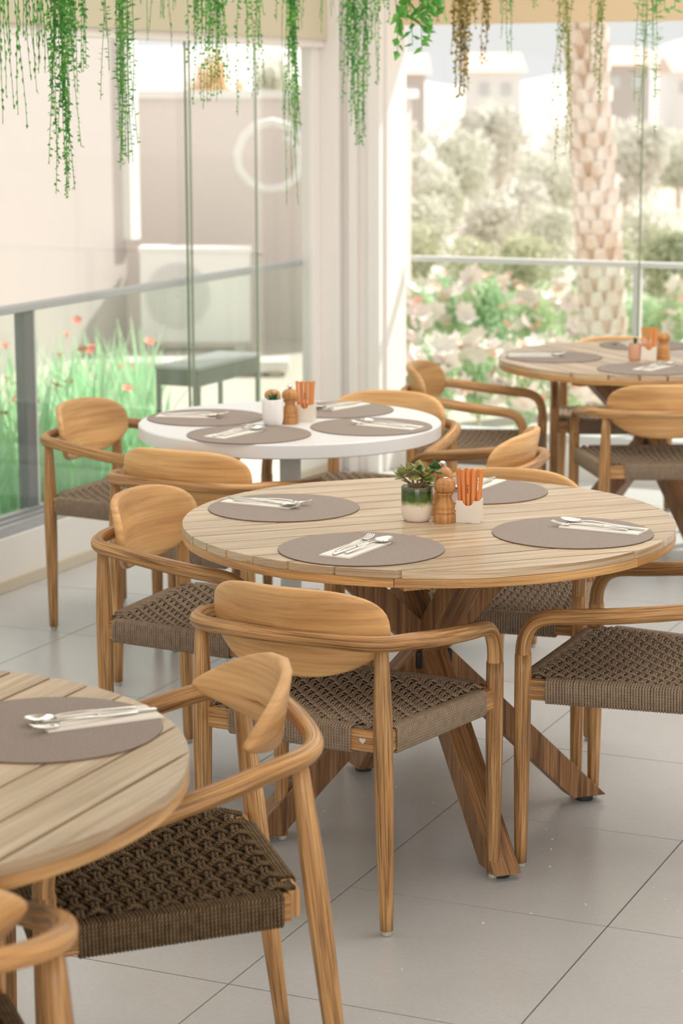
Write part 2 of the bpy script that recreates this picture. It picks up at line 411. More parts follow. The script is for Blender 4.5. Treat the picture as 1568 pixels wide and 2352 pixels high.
# back wall plinth and beam
b = MB(); b.box(XL, YB, -.3, 3.5, YB+.2, .16); struct(b.build('wall_back', M['paint'], bevel=.004))
b = MB(); b.box(XL+.3, YB+.02, .16, 3.5, YB+.12, .2); struct(b.build('trim_4', M['alulight']))
b = MB(); b.box(XL, YB, 2.07, 3.5, YB+.16, 2.75); struct(b.build('trim_5', M['beam2']))
# sliding glass panes on the left
win = struct(bpy.data.objects.new('window_1', None)); C.objects.link(win)
for y0, y1, dx in ((-1.3, 2.7, .045), (2.6, 5.35, .045), (5.3, 8.12, .06), (8.055, 8.75, .045), (8.73, 9.35, .06)):
    q = MB(); q.box(XL-dx-.004, y0, .235, XL-dx+.004, y1, 1.97); q.build('pane', M['glass'], win)
for y, dx in ((8.055, .045), (8.12, .06), (8.73, .06)):
    q = MB(); q.box(XL-dx-.005, y-.002, .235, XL-dx+.005, y+.002, 1.97); q.build('pane_edge', M['gedge'], win)
win2 = struct(bpy.data.objects.new('window_2', None)); C.objects.link(win2)
for x0, x1 in ((-3.98, -2.83), (-2.82, -1.4), (-1.39, .3), (.31, 2.)):
    q = MB(); q.box(x0, YB+.055, .19, x1, YB+.063, 2.07); q.build('pane', M['glass'], win2)
    q = MB(); q.box(x1-.006, YB+.054, .19, x1, YB+.064, 2.07); q.build('pane_edge', M['gedge'], win2)

# balustrades outside the sliding glass
r = thing('glass_railing', 'grey metal railing with green-tinted glass along the left side', 'railing', (XL-.13, 0, 0))
q = MB(); q.box(-.025, -1.4, .972, .035, 9.66, .998); q.build('handrail', M['alu'], r, bevel=.004)
for y in (4.2, 6.92, 9.45):
    q = MB(); q.box(-.022, y-.03, .2, .022, y+.03, .972); q.build('post', M['post'] if y < 9 else M['alulight'], r, bevel=.003)
    if y < 9:
        q = MB(); q.box(-.026, y+.03, .2, .026, y+.042, .985); q.build('clamp_strip', M['alulight'], r)
for y0, y1 in ((1.6, 4.16), (4.25, 6.88), (6.97, 9.41)):
    q = MB(); q.box(-.005, y0, .24, .005, y1, .972); q.build('glass_panel', M['gglass'], r)
r = thing('glass_railing', 'pale metal railing with green-tinted glass at the back garden side', 'railing', (0, YB+.13, 0))
q = MB(); q.box(-3.97, -.03, .975, 2.2, .03, 1.0); q.build('handrail', M['alulight'], r, bevel=.004)
for x in (-2.86, -.35):
    q = MB(); q.box(x-.018, -.02, .2, x+.018, .02, .975); q.build('post', M['alulight'], r, bevel=.003)
for x0, x1 in ((-3.95, -2.89), (-2.83, -.38), (-.32, 2.1)):
    q = MB(); q.box(x0, -.005, .2, x1, .005, .975); q.build('glass_panel', M['gglass'], r)

# corner column with aluminium profiles
b = MB(); b.box(XL-.03, 9.42, 0, -4.03, YB+.2, 2.75); struct(b.build('trim_6', M['framepaint'], bevel=.004))
for k, (x0, y0, x1, y1) in enumerate(((XL-.05, 9.36, -4.19, 9.42), (-4.15, 9.385, -4.11, 9.42), (-4.06, 9.40, -4.00, 9.46), (-4.03, 9.46, -3.985, YB+.08), (XL-.1, 9.28, XL-.04, 9.36))):
    b = MB(); b.box(x0, y0, 0 if k < 4 else .2, x1, y1, 2.75 if k != 4 else 2.0); struct(b.build('trim_%d' % (7+k), M['framepaint'], bevel=.003))

# ------------------------------------------------------------------ chair
def catpath(zr, lean):
    za = .597
    half = [(.277, 0, .50), (.277, 0, .522), (.277, -.006, .551), (.277, -.022, .577), (.277, -.046, za-.006), (.277, -.076, za), (.276, -.11, za+.003), (.274, -.2, za+(zr-za)*.3),
            (.268, -.30, za+(zr-za)*.62), (.256, -.37, za+(zr-za)*.85), (.232, -.428, zr-.003), (.19, -.462, zr), (.13, -.478, zr+.002), (.06, -.484, zr+.002), (0, -.486, zr+.002)]
    full = half+[(-x, y, z) for x, y, z in half[-2::-1]]
    return smooth_path(full, 3)
def chair_meshes(zr=.638, lean=.0, crescent=False, rope='rope', NW=20, NF=17, cr=.0027):
    P = {}
    pts = catpath(zr, lean); n = len(pts); rad = []
    for i, p in enumerate(pts):
        t = abs(i/(n-1)-.5)*2
        rad.append(.0162+.0026*math.sin(min(1, t)*PI)**2+.0022*max(0, t-.8)/.2)
    q = MB(); q.tube(pts, rad, 12); P['arm_hoop'] = q.mesh('arm_hoop', M['frame'], True)
    def leg(x, y, x1, y1, zt, front):
        q = MB(); k = 12; pp = []; rr = []
        for i in range(k+1):
            t = i/k; z = .012+(zt-.012)*t
            f = t if front else t
            pp.append((x+(x1-x)*f, y+(y1-y)*f, z))
            if front: rr.append(.0140+.0055*min(1, t/.62)**.8)
            else: rr.append(.0140+.0070*math.sin(min(1, t/.72)*PI/2) if t < .72 else .021-.0075*((t-.72)/.28)**1.3)
        q.tube(pp, rr, 12); return q.mesh('leg', M['frame'], True)
    P['legs'] = [(leg(s*.277, 0, s*.277, 0, .505, True), (s*.277, 0)) for s in (1, -1)]+[(leg(s*.228, -.425-lean, s*.219, -.432, zr-.01, False), (s*.228, -.425-lean)) for s in (1, -1)]
    q = MB(); q.lathe([(.009, 0), (.011, .002), (.011, .010), (.007, .013)], 12); P['glide'] = q.mesh('foot_glide', M['glide'], True)
    # backrest: curved oval panel
    q = MB(); NA, NR = 48, 7; th = .010; zc = zr+.012
    def surf(u, v, off):
        # u in metres sideways, v vertical offset
        y = (-.446 if crescent else -.464)+(2.3 if crescent else 1.9)*u*u-.16*v
        nrm = Vector((-3.8*u, 1, .16)).normalized()
        p = Vector((u, y, zc+v))+nrm*off
        return p
    rings = [0, .3, .55, .78, .93, .985, 1.0]
    def outl(a, s):
        c, sn = math.cos(a), math.sin(a)
        if crescent:
            x = .212*math.copysign(abs(c)**.62, c); mid = .004+.028*(1-(x/.215)**2); hh = .020+.046*max(0, 1-(x/.215)**2)**.8
            return x*s, mid+hh*math.copysign(abs(sn)**.8, sn)*s
        if sn >= 0: x = .212*math.copysign(abs(c)**.62, c); v = .092*abs(sn)**.70
        else:
            x = .212*math.copysign(abs(c)**.62, c)*(1-.20*abs(sn)**1.6); v = -.104*abs(sn)**.80
        return x*s, v*s
    idx = {}
    for side in (0, 1):
        for k, s in enumerate(rings):
            off = th*(1 if s < .95 else (.75 if s < .99 else .25))*(1 if side == 0 else -1)
            for j in range(NA):
                u, v = outl(2*PI*j/NA, max(s, .001))
                idx[(side, k, j)] = len(q.v); q.v.append(tuple(surf(u, v, off)))
    def uvof(i): p = q.v[i]; return (p[2], p[0]*1.0)
    for side in (0, 1):
        for k in range(len(rings)-1):
            for j in range(NA):
                j2 = (j+1) % NA
                f = (idx[(side, k, j)], idx[(side, k+1, j)], idx[(side, k+1, j2)], idx[(side, k, j2)])
                if side == 0: f = f[::-1]
                q.face(f, [uvof(i) for i in f])
    k = len(rings)-1
    for j in range(NA):
        j2 = (j+1) % NA; f = (idx[(0, k, j)], idx[(1, k, j)], idx[(1, k, j2)], idx[(0, k, j2)]); f = f[::-1]
        q.face(f, [uvof(i) for i in f])
    P['backrest'] = q.mesh('backrest', M['back'], True)
    # seat rails
    rails = []
    z0, z1 = .400, .446
    def rail(a, c, w=.011):
        q = MB(); a = Vector((*a, 0)); c = Vector((*c, 0)); d = (c-a).normalized(); n = Vector((-d.y, d.x, 0))*w
        q.prism_uv([a-n+Vector((0, 0, z0)), c-n+Vector((0, 0, z0)), c+n+Vector((0, 0, z0)), a+n+Vector((0, 0, z0)), a-n+Vector((0, 0, z1)), c-n+Vector((0, 0, z1)), c+n+Vector((0, 0, z1)), a+n+Vector((0, 0, z1))])
        return q.mesh('seat_rail', M['frame'])
    fx, rx, ry = .262, .208, -.425
    P['rails'] = [rail((-fx, 0), (fx, 0)), rail((-rx, ry), (rx, ry)), rail((.272, -.012), (.222, -.412)), rail((-.272, -.012), (-.222, -.412))]
    # rope wraps round the rails
    q = MB(); r_ = .0031
    def wrap(a, c, n):
        a = Vector((*a, 0)); c = Vector((*c, 0)); d = (c-a).normalized(); nn = Vector((-d.y, d.x, 0)); L = (c-a).length
        hw, zb, zt = .0145, z0-.004, z1+.004
        prof = [(-hw, zb+.004), (-hw+.004, zb), (hw-.004, zb), (hw, zb+.004), (hw, zt-.005), (hw-.004, zt), (-hw+.004, zt), (-hw, zt-.005)]
        for i in range(n):
            jit = random.uniform(-.0004, .0004)
            base = a+d*(L*(i+.5)/n+jit)
            q.tube([base+nn*(u*(1+jit*20))+Vector((0, 0, z)) for u, z in prof], L/n*.50, 5, closed=True)
    wrap((-.222, 0), (.222, 0), 68); wrap((-.150, ry), (.150, ry), 46)
    wrap((.2665, -.052), (.2245, -.398), 54); wrap((-.2665, -.052), (-.2245, -.398), 54)
    P['wrap'] = q.mesh('rope_wrap', M[rope], True)
    # woven seat
    q = MB()
    hwx = lambda y: .2625-.0425*(-y/.4)-.006        # half width at y
    sag = lambda x, y: -.016*max(0, 1-(x/.25)**2)*max(0, 1-((y+.21)/.22)**2)
    amp = .0062 if cr < .003 else .009; zt = z1+.004
    ys = [-.016-.394*(j+.5)/NF for j in range(NF)]
    us = [-1+2*(i+.5)/NW for i in range(NW)]
    for j, y in enumerate(ys):
        for dy in (-cr*1.25, cr*1.25):
            pts = [(-hwx(y)-.004, y+dy, zt-.002)]
            for i in range(NW):
                x = us[i]*hwx(y); sg = 1 if (i+j) % 2 else -1
                pts.append((x, y+dy*(.8 if sg > 0 else 1.2), zt+sag(x, y)+sg*amp*.9))
                if i < NW-1:
                    x2 = (us[i]+us[i+1])/2*hwx(y); pts.append((x2, y+dy, zt+sag(x2, y)))
            pts.append((hwx(y)+.004, y+dy, zt-.002))
            q.tube(pts, cr, 5, up=Vector((0, 0, 1)))
    for i, u in enumerate(us):
        for dx in (-cr*1.2, cr*1.2):
            pts = [(u*hwx(0)+dx, .004, zt-.002)]
            for j, y in enumerate(ys):
                x = u*hwx(y)+dx; sg = -1 if (i+j) % 2 else 1
                pts.append((x, y, zt+sag(x, y)+sg*amp))
                if j < NF-1:
                    y2 = (ys[j]+ys[j+1])/2; x2 = u*hwx(y2)+dx; pts.append((x2, y2, zt+sag(x2, y2)))
            pts.append((u*hwx(-.42)+dx, -.428, zt-.002))
            q.tube(pts, cr, 5, up=Vector((0, 0, 1)))
    P['weave'] = q.mesh('woven_seat', M[rope], True)
    q = MB(); q.prism_uv([Vector(p) for p in ((-.215, -.41, .408), (.215, -.41, .408), (.255, -.012, .408), (-.255, -.012, .408), (-.215, -.41, .412), (.215, -.41, .412), (.255, -.012, .412), (-.255, -.012, .412))])
    P['under'] = q.mesh('shade_dark_webbing', M['web'])
    q = MB(); hp = []
    for k in range(24):
        t = 2*PI*k/24; hp.append((16*math.sin(t)**3/16*.0075, (13*math.cos(t)-5*math.cos(2*t)-2*math.cos(3*t)-math.cos(4*t))/16*.0075))
    b0 = len(q.v)
    q.v += [(-x, 0, z) for x, z in hp]+[(-x, -.003, z) for x, z in hp]
    q.face(tuple(range(24)), [(0, 0)]*24); q.face(tuple(range(24, 48))[::-1], [(0, 0)]*24)
    for k in range(24): q.face((k, 24+k, 24+(k+1) % 24, (k+1) % 24), [(0, 0)]*4)
    P['badge'] = q.mesh('heart_badge', M['badge'])
    return P
def make_chair(P, label, loc, rz, group, name='rope_armchair'):
    t = thing(name, label, 'chair', loc, rz, group)
    for me, f in P['legs']:
        l = link('leg', me, t); gl = link('foot_glide', P['glide'], l); gl.location = (f[0], f[1], 0)
    for me in P['rails']: link('seat_rail', me, t, bevel=.002)
    link('arm_hoop', P['arm_hoop'], t); link('backrest', P['backrest'], t)
    link('rope_wrap', P['wrap'], t, kind='stuff'); link('woven_seat', P['weave'], t, kind='stuff')
    link('shade_dark_webbing', P['under'], t)
    bd = link('heart_badge', P['badge'], t, label='small pale metal heart badge on the rear rail'); bd.location = (.178, -.4365, .424)
    return t
random.seed(4)
PA = chair_meshes(.638, 0); PBm = chair_meshes(.682, .085, True, 'rope2', 15, 13, .0036)
GC = 'wooden armchairs with woven rope seats'
ch = make_chair(PA, 'wooden rope-seat armchair before the big slatted table, back to the viewer, heart badge on rail', (-1.9017, 4.5024, 0), -.084, GC)
for (x, y, a), lab in (
    ((-2.3285, 4.9292, -1.5483), 'wooden rope-seat armchair at the left of the big slatted table, facing right'),
    ((-1.5934, 4.8497, 1.5749), 'wooden rope-seat armchair at the right of the big slatted table, facing left'),
    ((-1.9352, 5.1552, 3.26), 'wooden rope-seat armchair behind the big slatted table, facing the viewer'),
    ((-3.3546, 6.3451, -1.5788), 'wooden rope-seat armchair left of the white round table, nearest the glass railing'),
    ((-2.9943, 6.0103, -.0285), 'wooden rope-seat armchair in front of the white round table, seen from behind'),
    ((-2.9036, 6.5189, 3.1542), 'wooden rope-seat armchair behind the white round table, before the corner column'),
    ((-2.6436, 6.263, 1.6734), 'wooden rope-seat armchair right of the white round table, just beyond the mills'),
    ((-2.7144, 7.8767, -1.3674), 'wooden rope-seat armchair at the left of the farthest slatted table'),
    ((-2.2795, 7.9333, .4406), 'wooden rope-seat armchair in front of the farthest slatted table, back turned to the viewer'),
    ((-2.5538, 8.5211, 3.5127), 'wooden rope-seat armchair behind the farthest slatted table, mostly hidden by its top')):
    dup(ch, (x, y, 0), a, lab)
ch2 = make_chair(PBm, 'dark-roped wooden armchair in the foreground, facing left into the cut-off table', (-1.951, 3.034, 0), 2.26, GC)
dup(ch2, (-1.905, 2.39, 0), .90, 'wooden armchair corner with its hoop arm at the bottom left edge')

# ------------------------------------------------------------------ slatted tables
R_T = .587; PITCHT = .0855
def table_meshes():
    P = {'slats': [], 'rim': []}
    N = 7
    for k in range(-N, N):
        n0 = k*PITCHT+.0034; n1 = (k+1)*PITCHT-.0034
        n1c = min(n1, R_T-.006); n0c = max(n0, -R_T+.006)
        if n1c <= n0c: continue
        q = MB(); pts = []
        for i in range(7):
            n = n0c+(n1c-n0c)*i/6; pts.append((math.sqrt(R_T**2-n*n), n))
        for i in range(7):
            n = n1c+(n0c-n1c)*i/6; pts.append((-math.sqrt(R_T**2-n*n), n))
        q.poly(pts, .7312, .75, 0)
        P['slats'].append(q.mesh('slat', M['slat']))
    for k in range(6):
        q = MB(); a0 = k*PI/3+.0008; a1 = (k+1)*PI/3-.0008; pts = []
        for i in range(13): a = a0+(a1-a0)*i/12; pts.append((R_T*math.cos(a), R_T*math.sin(a)))
        for i in range(13): a = a1+(a0-a1)*i/12; pts.append(((R_T-.075)*math.cos(a), (R_T-.075)*math.sin(a)))
        b0 = len(q.v); nn = len(pts); z0, z1 = .711, .731
        q.v += [(x, y, z0) for x, y in pts]+[(x, y, z1) for x, y in pts]
        for i in range(12):
            o = (i, i+1, nn-2-i, nn-1-i); L = R_T*PI/36
            q.face((o[0]+nn, o[1]+nn, o[2]+nn, o[3]+nn), [(0, L*i), (0, L*(i+1)), (.07, L*(i+1)), (.07, L*i)])
            q.face((o[0], o[3], o[2], o[1]), [(0, L*i), (.07, L*i), (.07, L*(i+1)), (0, L*(i+1))])
        for i in range(nn):
            j = (i+1) % nn; L = R_T*PI/36*i
            q.face((i, j, nn+j, nn+i), [(.1, L), (.1, L+.05), (.12, L+.05), (.12, L)])
        P['rim'].append(q.mesh('rim_segment', M['rim']))
    q = MB()
    for y in (-.22, .22): q.box(y-.03, -.46, .69, y+.03, .46, .711)
    P['bat'] = q.mesh('crossbar', M['rim'])
    P['legs'] = []
    for k in range(4):
        a = k*PI/2; d = Vector((math.cos(a), math.sin(a), 0)); n = Vector((-d.y, d.x, 0))
        fo = d*.43; to = -d*.27; w = .033; l0 = .046
        # beam cut horizontally at floor and top
        bz, tz = .016, .70
        # each pair is offset sideways a little so that the beams lap at the hub
        off = n*(.0 if k % 2 else .0)
        P0 = [fo-d*l0-n*w+off, fo+d*l0-n*w+off, fo+d*l0+n*w+off, fo-d*l0+n*w+off]
        P1 = [to-d*l0-n*w+off, to+d*l0-n*w+off, to+d*l0+n*w+off, to-d*l0+n*w+off]
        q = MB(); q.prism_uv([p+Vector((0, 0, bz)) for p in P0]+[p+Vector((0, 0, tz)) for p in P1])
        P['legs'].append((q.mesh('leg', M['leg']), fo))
    q = MB(); q.lathe([(.022, 0), (.022, .016)], 14); P['glide'] = q.mesh('foot_glide', M['black'])
    q = MB(); q.box(-.045, -.045, .395, .045, .045, .435); P['plate'] = q.mesh('hub_plate', M['black'])
    return P
TP = table_meshes()
def teak_table(label, loc, rz):
    t = thing('slatted_table', label, 'table', loc, rz, 'round slatted wooden tables')
    for me in TP['slats']: link('slat', me, t, bevel=.0014)
    for me in TP['rim']: link('rim_segment', me, t, bevel=.0015)
    link('crossbar', TP['bat'], t)
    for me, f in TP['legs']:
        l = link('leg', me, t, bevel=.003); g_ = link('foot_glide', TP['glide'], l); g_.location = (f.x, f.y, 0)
    link('hub_plate', TP['plate'], t)
    return t
D = math.radians
teak_table('round slatted wooden table in the middle, set with four placemats', (-1.917, 4.804, 0), D(44.6))
teak_table('round slatted wooden table far right by the garden glass', (-2.356, 8.216, 0), D(-42))
teak_table('round slatted wooden table cut off at the lower left, nearest the viewer', (-2.062, 2.606, 0), D(90))
# white table
t = thing('white_table', 'round white pedestal table by the corner column', 'table', (-2.911, 6.131, 0))
q = MB(); q.lathe([(.462, .705), (.471, .709), (.471, .746), (.467, .75)], 96); q.build('tabletop', M['white'], t)
q = MB(); q.lathe([(.033, .012), (.033, .705)], 32); q.build('pedestal', M['colgrey'], t, smooth=True)
q = MB(); q.lathe([(.21, 0), (.21, .010), (.20, .013), (.035, .016)], 48); q.build('base_plate', M['colgrey'], t)

# ------------------------------------------------------------------ table settings
q = MB(); q.lathe([(.185, .0004), (.1865, .001), (.186, .0024), (.184, .0028)], 96)
me_mat = q.mesh('placemat', M['mat']); me_mat.materials.append(M['matedge'])
for p in me_mat.polygons:
    if abs(p.normal.z) < .6: p.material_index = 1
def utensil(kind):
    q = MB()
    if kind != 'knife':
        # handle bar: along +x is the head
        pts = [(-.095, 0, .0030), (-.085, 0, .0032), (-.04, 0, .0050), (.0, 0, .0078), (.03, 0, .0072), (.045, 0, .0052)]
        rad = [.0042, .0052, .0040, .0026, .0023, .0028]
        q.tube(smooth_path(pts, 3), [rad[min(int(i/3), 5)]*(1-(i % 3)/3)+rad[min(int(i/3)+1, 5)]*((i % 3)/3) for i in range(16)], 10, flat=.45)
        if kind == 'spoon':
            n, k = 20, 5; b0 = len(q.v)
            for i in range(k+1):
                s = i/k
                for j in range(n):
                    a = 2*PI*j/n
                    x = .068+.027*s*math.cos(a); y = .0195*s*math.sin(a)*(1-.12*math.cos(a))
                    q.v.append((x, y, .0065-.0062*(1-s*s)+.002*math.cos(a)*s))
            for i in range(k):
                for j in range(n):
                    j2 = (j+1) % n; q.face((b0+i*n+j, b0+(i+1)*n+j, b0+(i+1)*n+j2, b0+i*n+j2), [(0, 0)]*4)
        else:
            q.tube([(.045, 0, .0052), (.052, 0, .0035), (.058, 0, .0030)], [.003, .0095, .0105], 10, flat=.22)
            for y in (-.0078, -.0026, .0026, .0078):
                q.tube(smooth_path([(.057, y, .0030), (.070, y, .0035), (.084, y, .0062), (.094, y*.95, .0100)], 2), [.0017, .0017, .0016, .0015, .0014, .0012, .0007], 6)
    else:
        q.tube([(-.095, 0, .0035), (-.09, 0, .0035), (-.04, 0, .0035), (.0, 0, .0035), (.008, 0, .0035)], [.003, .0045, .005, .0042, .0035], 10, flat=.6)
        q.poly([(.006, -.004), (.05, -.0068), (.085, -.006), (.100, .001), (.098, .004), (.006, .0045)], .0028, .0042)
    return q.mesh(kind, M['steel'], True)
ME = {k: utensil(k) for k in ('fork', 'knife', 'spoon')}
q = MB(); q.box(-.098, -.0385, .0002, .098, .0385, .0012); q.box(-.0975, -.036, .0013, .097, .0385, .0024); q.box(-.096, -.0375, .0025, .098, .037, .0036)
me_nap = q.mesh('napkin', M['napkin'])
GM, GF, GK, GS, GN = 'round taupe placemats', 'forks on napkins', 'knives on napkins', 'spoons on napkins', 'folded paper napkins'
def setting(mx, my, cx, cy, ang, where, jig=0):
    tag(link('placemat', me_mat), 'round taupe placemat '+where, 'placemat', GM).location = (mx, my, .7501)
    o = tag(link('napkin', me_nap), 'folded paper napkin on the placemat '+where, 'napkin', GN); o.location = (cx, cy, .7530); o.rotation_euler = (0, 0, ang)
    ca, sa = math.cos(ang), math.sin(ang)
    for k, off, sh, tw, G, dz in (('fork', .019, .030, .06+jig, GF, 0), ('knife', .0, -.004, -.02-jig, GK, 0), ('spoon', -.019, .024, -.05+jig, GS, .0004)):
        x = cx+ca*sh-sa*off; y = cy+sa*sh+ca*off
        o = tag(link(k, ME[k]), '%s on the napkin of the placemat %s' % ('steel '+k, where), k, G); o.location = (x, y, .7567+dz); o.rotation_euler = (0, 0, ang+tw)
setting(-1.92, 4.41, -1.925, 4.39, D(85), 'at the front of the middle table')
setting(-2.295, 4.795, -2.365, 4.815, D(-4), 'at the left of the middle table', .05)
setting(-1.545, 4.772, -1.49, 4.835, D(176), 'at the right of the middle table', -.04)
setting(-1.945, 5.195, -1.965, 5.265, D(265), 'at the back of the middle table', .03)
setting(-2.905, 5.832, -2.945, 5.81, D(80), 'at the front of the white table')
setting(-3.185, 6.095, -3.245, 6.085, D(14), 'at the left of the white table', .04)
setting(-2.63, 6.118, -2.575, 6.135, D(172), 'at the right of the white table')
setting(-2.88, 6.412, -2.885, 6.475, D(255), 'at the back of the white table', .03)
setting(-2.70, 8.07, -2.78, 8.06, D(20), 'at the left of the far table')
setting(-2.26, 7.84, -2.245, 7.87, D(80), 'at the front of the far table', .04)
setting(-2.49, 8.60, -2.55, 8.63, D(250), 'at the back of the far table')
setting(-1.815, 2.905, -1.762, 2.98, D(230), 'on the cut-off foreground table', .05)

# ------------------------------------------------------------------ condiments
def mill(label, loc, h=.108, knob=False, rz=0):
    t = thing('pepper_mill', label, 'pepper mill', loc, rz, 'turned wooden mills')
    s = h/.108
    prof = [(.0250, 0), (.0257, .0015), (.0257, .0195), (.0245, .0212), (.0232, .0222), (.0245, .0232), (.0257, .0255), (.0255, .0285), (.0238, .0302), (.0228, .0312), (.0240, .035), (.0243, .040), (.0232, .0455), (.0205, .051), (.0175, .056), (.0163, .060), (.0166, .064), (.0185, .0672), (.0192, .068), (.0207, .0695), (.0207, .0722), (.019, .0738)]
    q = MB(); q.lathe([(r, z*s) for r, z in prof], 32); q.build('body', M['mill'], t, smooth=True)
    hd = [(.0175, .0738), (.0215, .0765), (.0245, .0810), (.0257, .0870), (.0252, .0925), (.0228, .0985), (.0185, .1035), (.012, .1073), (.007, .1085)]
    q = MB(); q.lathe([(r, z*s) for r, z in hd], 32); q.build('head', M['mill'], t, smooth=True)
    q = MB()
    if knob: q.lathe([(.004, .108*s), (.004, .111*s), (.0075, .114*s), (.0080, .117*s), (.005, .1205*s), (.001, .121*s)], 16)
    else: q.lathe([(.007, .1085*s), (.0068, .1102*s), (.001, .1106*s)], 16)
    q.build('knob', M['steel'], t, smooth=True)
    return t
mill('squat wooden mill standing between the green pot and the sugar sticks on the middle table', (-1.866, 4.782, .75), .106, rz=.4)
mill('wooden mill with a chrome knob behind the jade plant on the middle table', (-1.905, 4.865, .75), .118, True)
mill('wooden mill on the white table beside its white cup', (-2.889, 6.086, .75), .108, True)
mill('second wooden mill half hidden behind the cup on the white table', (-2.975, 6.14, .75), .095)
mill('wooden mill leaning by the sugar caddy on the far table', (-2.30, 8.19, .75), .10)

me_sticks = {}
def stick_mesh(mt, L):
    q = MB()
    pts = [(0, 0, 0), (0, 0, L*.1), (0, 0, L*.9), (.0005, 0, L*.985), (0, 0, L)]
    q.tube(pts, [.0048, .0040, .0040, .0052, .0056], 8, flat=.42, up=Vector((0, 1, 0)))
    return q.mesh('sugar_stick', mt, False)
for i, mt in enumerate((M['stick'], M['stick2'])): me_sticks[i] = stick_mesh(mt, .120)
def caddy(loc, rz, where, n, back=None):
    t = thing('sugar_caddy', 'small cream ceramic caddy holding sugar sticks '+where, 'caddy', loc, rz)
    W, Dp, H, w = .029, .022, .054, .003
    q = MB(); pts = [(-W, 0), (W, 0), (W, H)]
    for k in range(13): a = PI*k/12; pts.append((.0125*math.cos(a), H-.001-.012*math.sin(a)))
    pts += [(-W, H)]
    def wall(y0, y1):
        b0 = len(q.v); n_ = len(pts); q.v += [(x, y0, z) for x, z in pts]+[(x, y1, z) for x, z in pts]
        q.face(tuple(range(b0, b0+n_)), [(0, 0)]*n_); q.face(tuple(range(b0+n_, b0+2*n_))[::-1], [(0, 0)]*n_)
        for i in range(n_): j = (i+1) % n_; q.face((b0+i, b0+n_+i, b0+n_+j, b0+j), [(0, 0)]*4)
    wall(-Dp, -Dp+w); q.box(-W, Dp-w, 0, W, Dp, H); q.box(-W, -Dp+w, 0, -W+w, Dp-w, H); q.box(W-w, -Dp+w, 0, W, Dp-w, H); q.box(-W+w, -Dp+w, 0, W-w, Dp-w, .004)
    q.build('caddy_body', M['ceramic'], t, bevel=.001)
    R = Matrix.Rotation(rz, 4, 'Z'); rnd = random.Random(int(loc[1]*100)); cols = 5
    for i in range(n):
        c = i % cols; rw = i//cols
        x = -W+w+.0065+c*(2*W-2*w-.013)/(cols-1); y = -Dp+w+.0055+rw*.0125
        p = Vector(loc)+R @ Vector((x, y, .005))
        kk = rnd.choice((0, 0, 1)); pos = ('front', 'middle', 'rear')[rw]+' row, '+('leftmost', 'second from left', 'in the middle', 'second from right', 'rightmost')[c]
        o = tag(link('sugar_stick', me_sticks[kk]), 'orange sugar stick in the caddy %s, %s' % (where, pos), 'sugar stick', 'sugar sticks '+where)
        o.location = p; o.rotation_euler = (rnd.uniform(-.05, .05), (x/W)*.10+rnd.uniform(-.03, .03), rz+rnd.uniform(-.35, .35))
        if rw == 0 and c == 2:
            for zz in (.066, .070, .073, .077, .082):
                b_ = MB(); b_.box(-.0018, -.0022, zz, .0018, -.0017, zz+(.003 if zz > .08 else .0018)); b_.build('printed_mark', M['ink'], o)
caddy((-1.815, 4.812, .75), D(10), 'on the middle table', 15)
caddy((-2.868, 6.155, .75), D(12), 'on the white table', 10)
caddy((-2.335, 8.115, .75), D(14), 'on the far table', 10)
# clear card holder beside the sticks
def pot(loc, label, mt, r=.0375, h=.084, name='plant_pot'):
    t = thing(name, label, 'potted plant', loc)
    q = MB(); q.lathe([(r*.70, 0), (r*.80, .002), (r*.92, .010), (r, .026), (r*1.0, h-.003), (r*.98, h), (r*.90, h), (r*.90, h-.012), (r*.2, h-.012)], 40); q.build('pot', mt, t, smooth=True)
    q = MB(); q.lathe([(r*.90, h-.013), (r*.6, h-.010), (.001, h-.009)], 20); q.build('soil', M['soil'], t)
    rnd = random.Random(5)
    q = MB()
    for k in range(14):
        a = rnd.uniform(0, 2*PI); rr = rnd.uniform(.2, .8)*r; s = rnd.uniform(.002, .0045)
        q.box(rr*math.cos(a)-s, rr*math.sin(a)-s, h-.012, rr*math.cos(a)+s, rr*math.sin(a)+s*.8, h-.010+s*1.3)
    o = q.build('bark_chips', M['jstem'], t, kind='stuff')
    return t
def leaf_mesh(L, W, th=.0016, mt=None, name='leaf', cup=.15):
    q = MB(); n = 8; prof = [0, .42, .78, .97, 1, .9, .68, .36, .02]
    for sgn in (1, -1):
        b0 = len(q.v)
        for i in range(n+1):
            x = L*i/n; w = W*prof[i]*.5
            zc = cup*L*math.sin(PI*i/n*.5)**2*.6
            tt = th*sgn*math.sin(PI*min(max(i/n, .08), .93))
            q.v += [(x, -w, zc+.12*w), (x, 0, zc+tt), (x, w, zc+.12*w)]
        for i in range(n):
            for j in range(2):
                f = (b0+i*3+j, b0+(i+1)*3+j, b0+(i+1)*3+j+1, b0+i*3+j+1)
                q.face(f if sgn > 0 else f[::-1], [(0, 0)]*4)
    return q.mesh(name, mt, True)
t = pot((-1.9345, 4.775, .75), 'jade plant in a green-glazed cream pot at the middle of the big table', M['greenpot'])
jl = [leaf_mesh(.028, .023, .0026, M['jade']), leaf_mesh(.024, .021, .0026, M['jade']), leaf_mesh(.024, .019, .0024, M['jade2'])]
rnd = random.Random(11)
Rj = RR.copy(); Rj.z = 0; Rj.normalize(); Fj = Vector((-Rj.y, Rj.x, 0))
stems = []
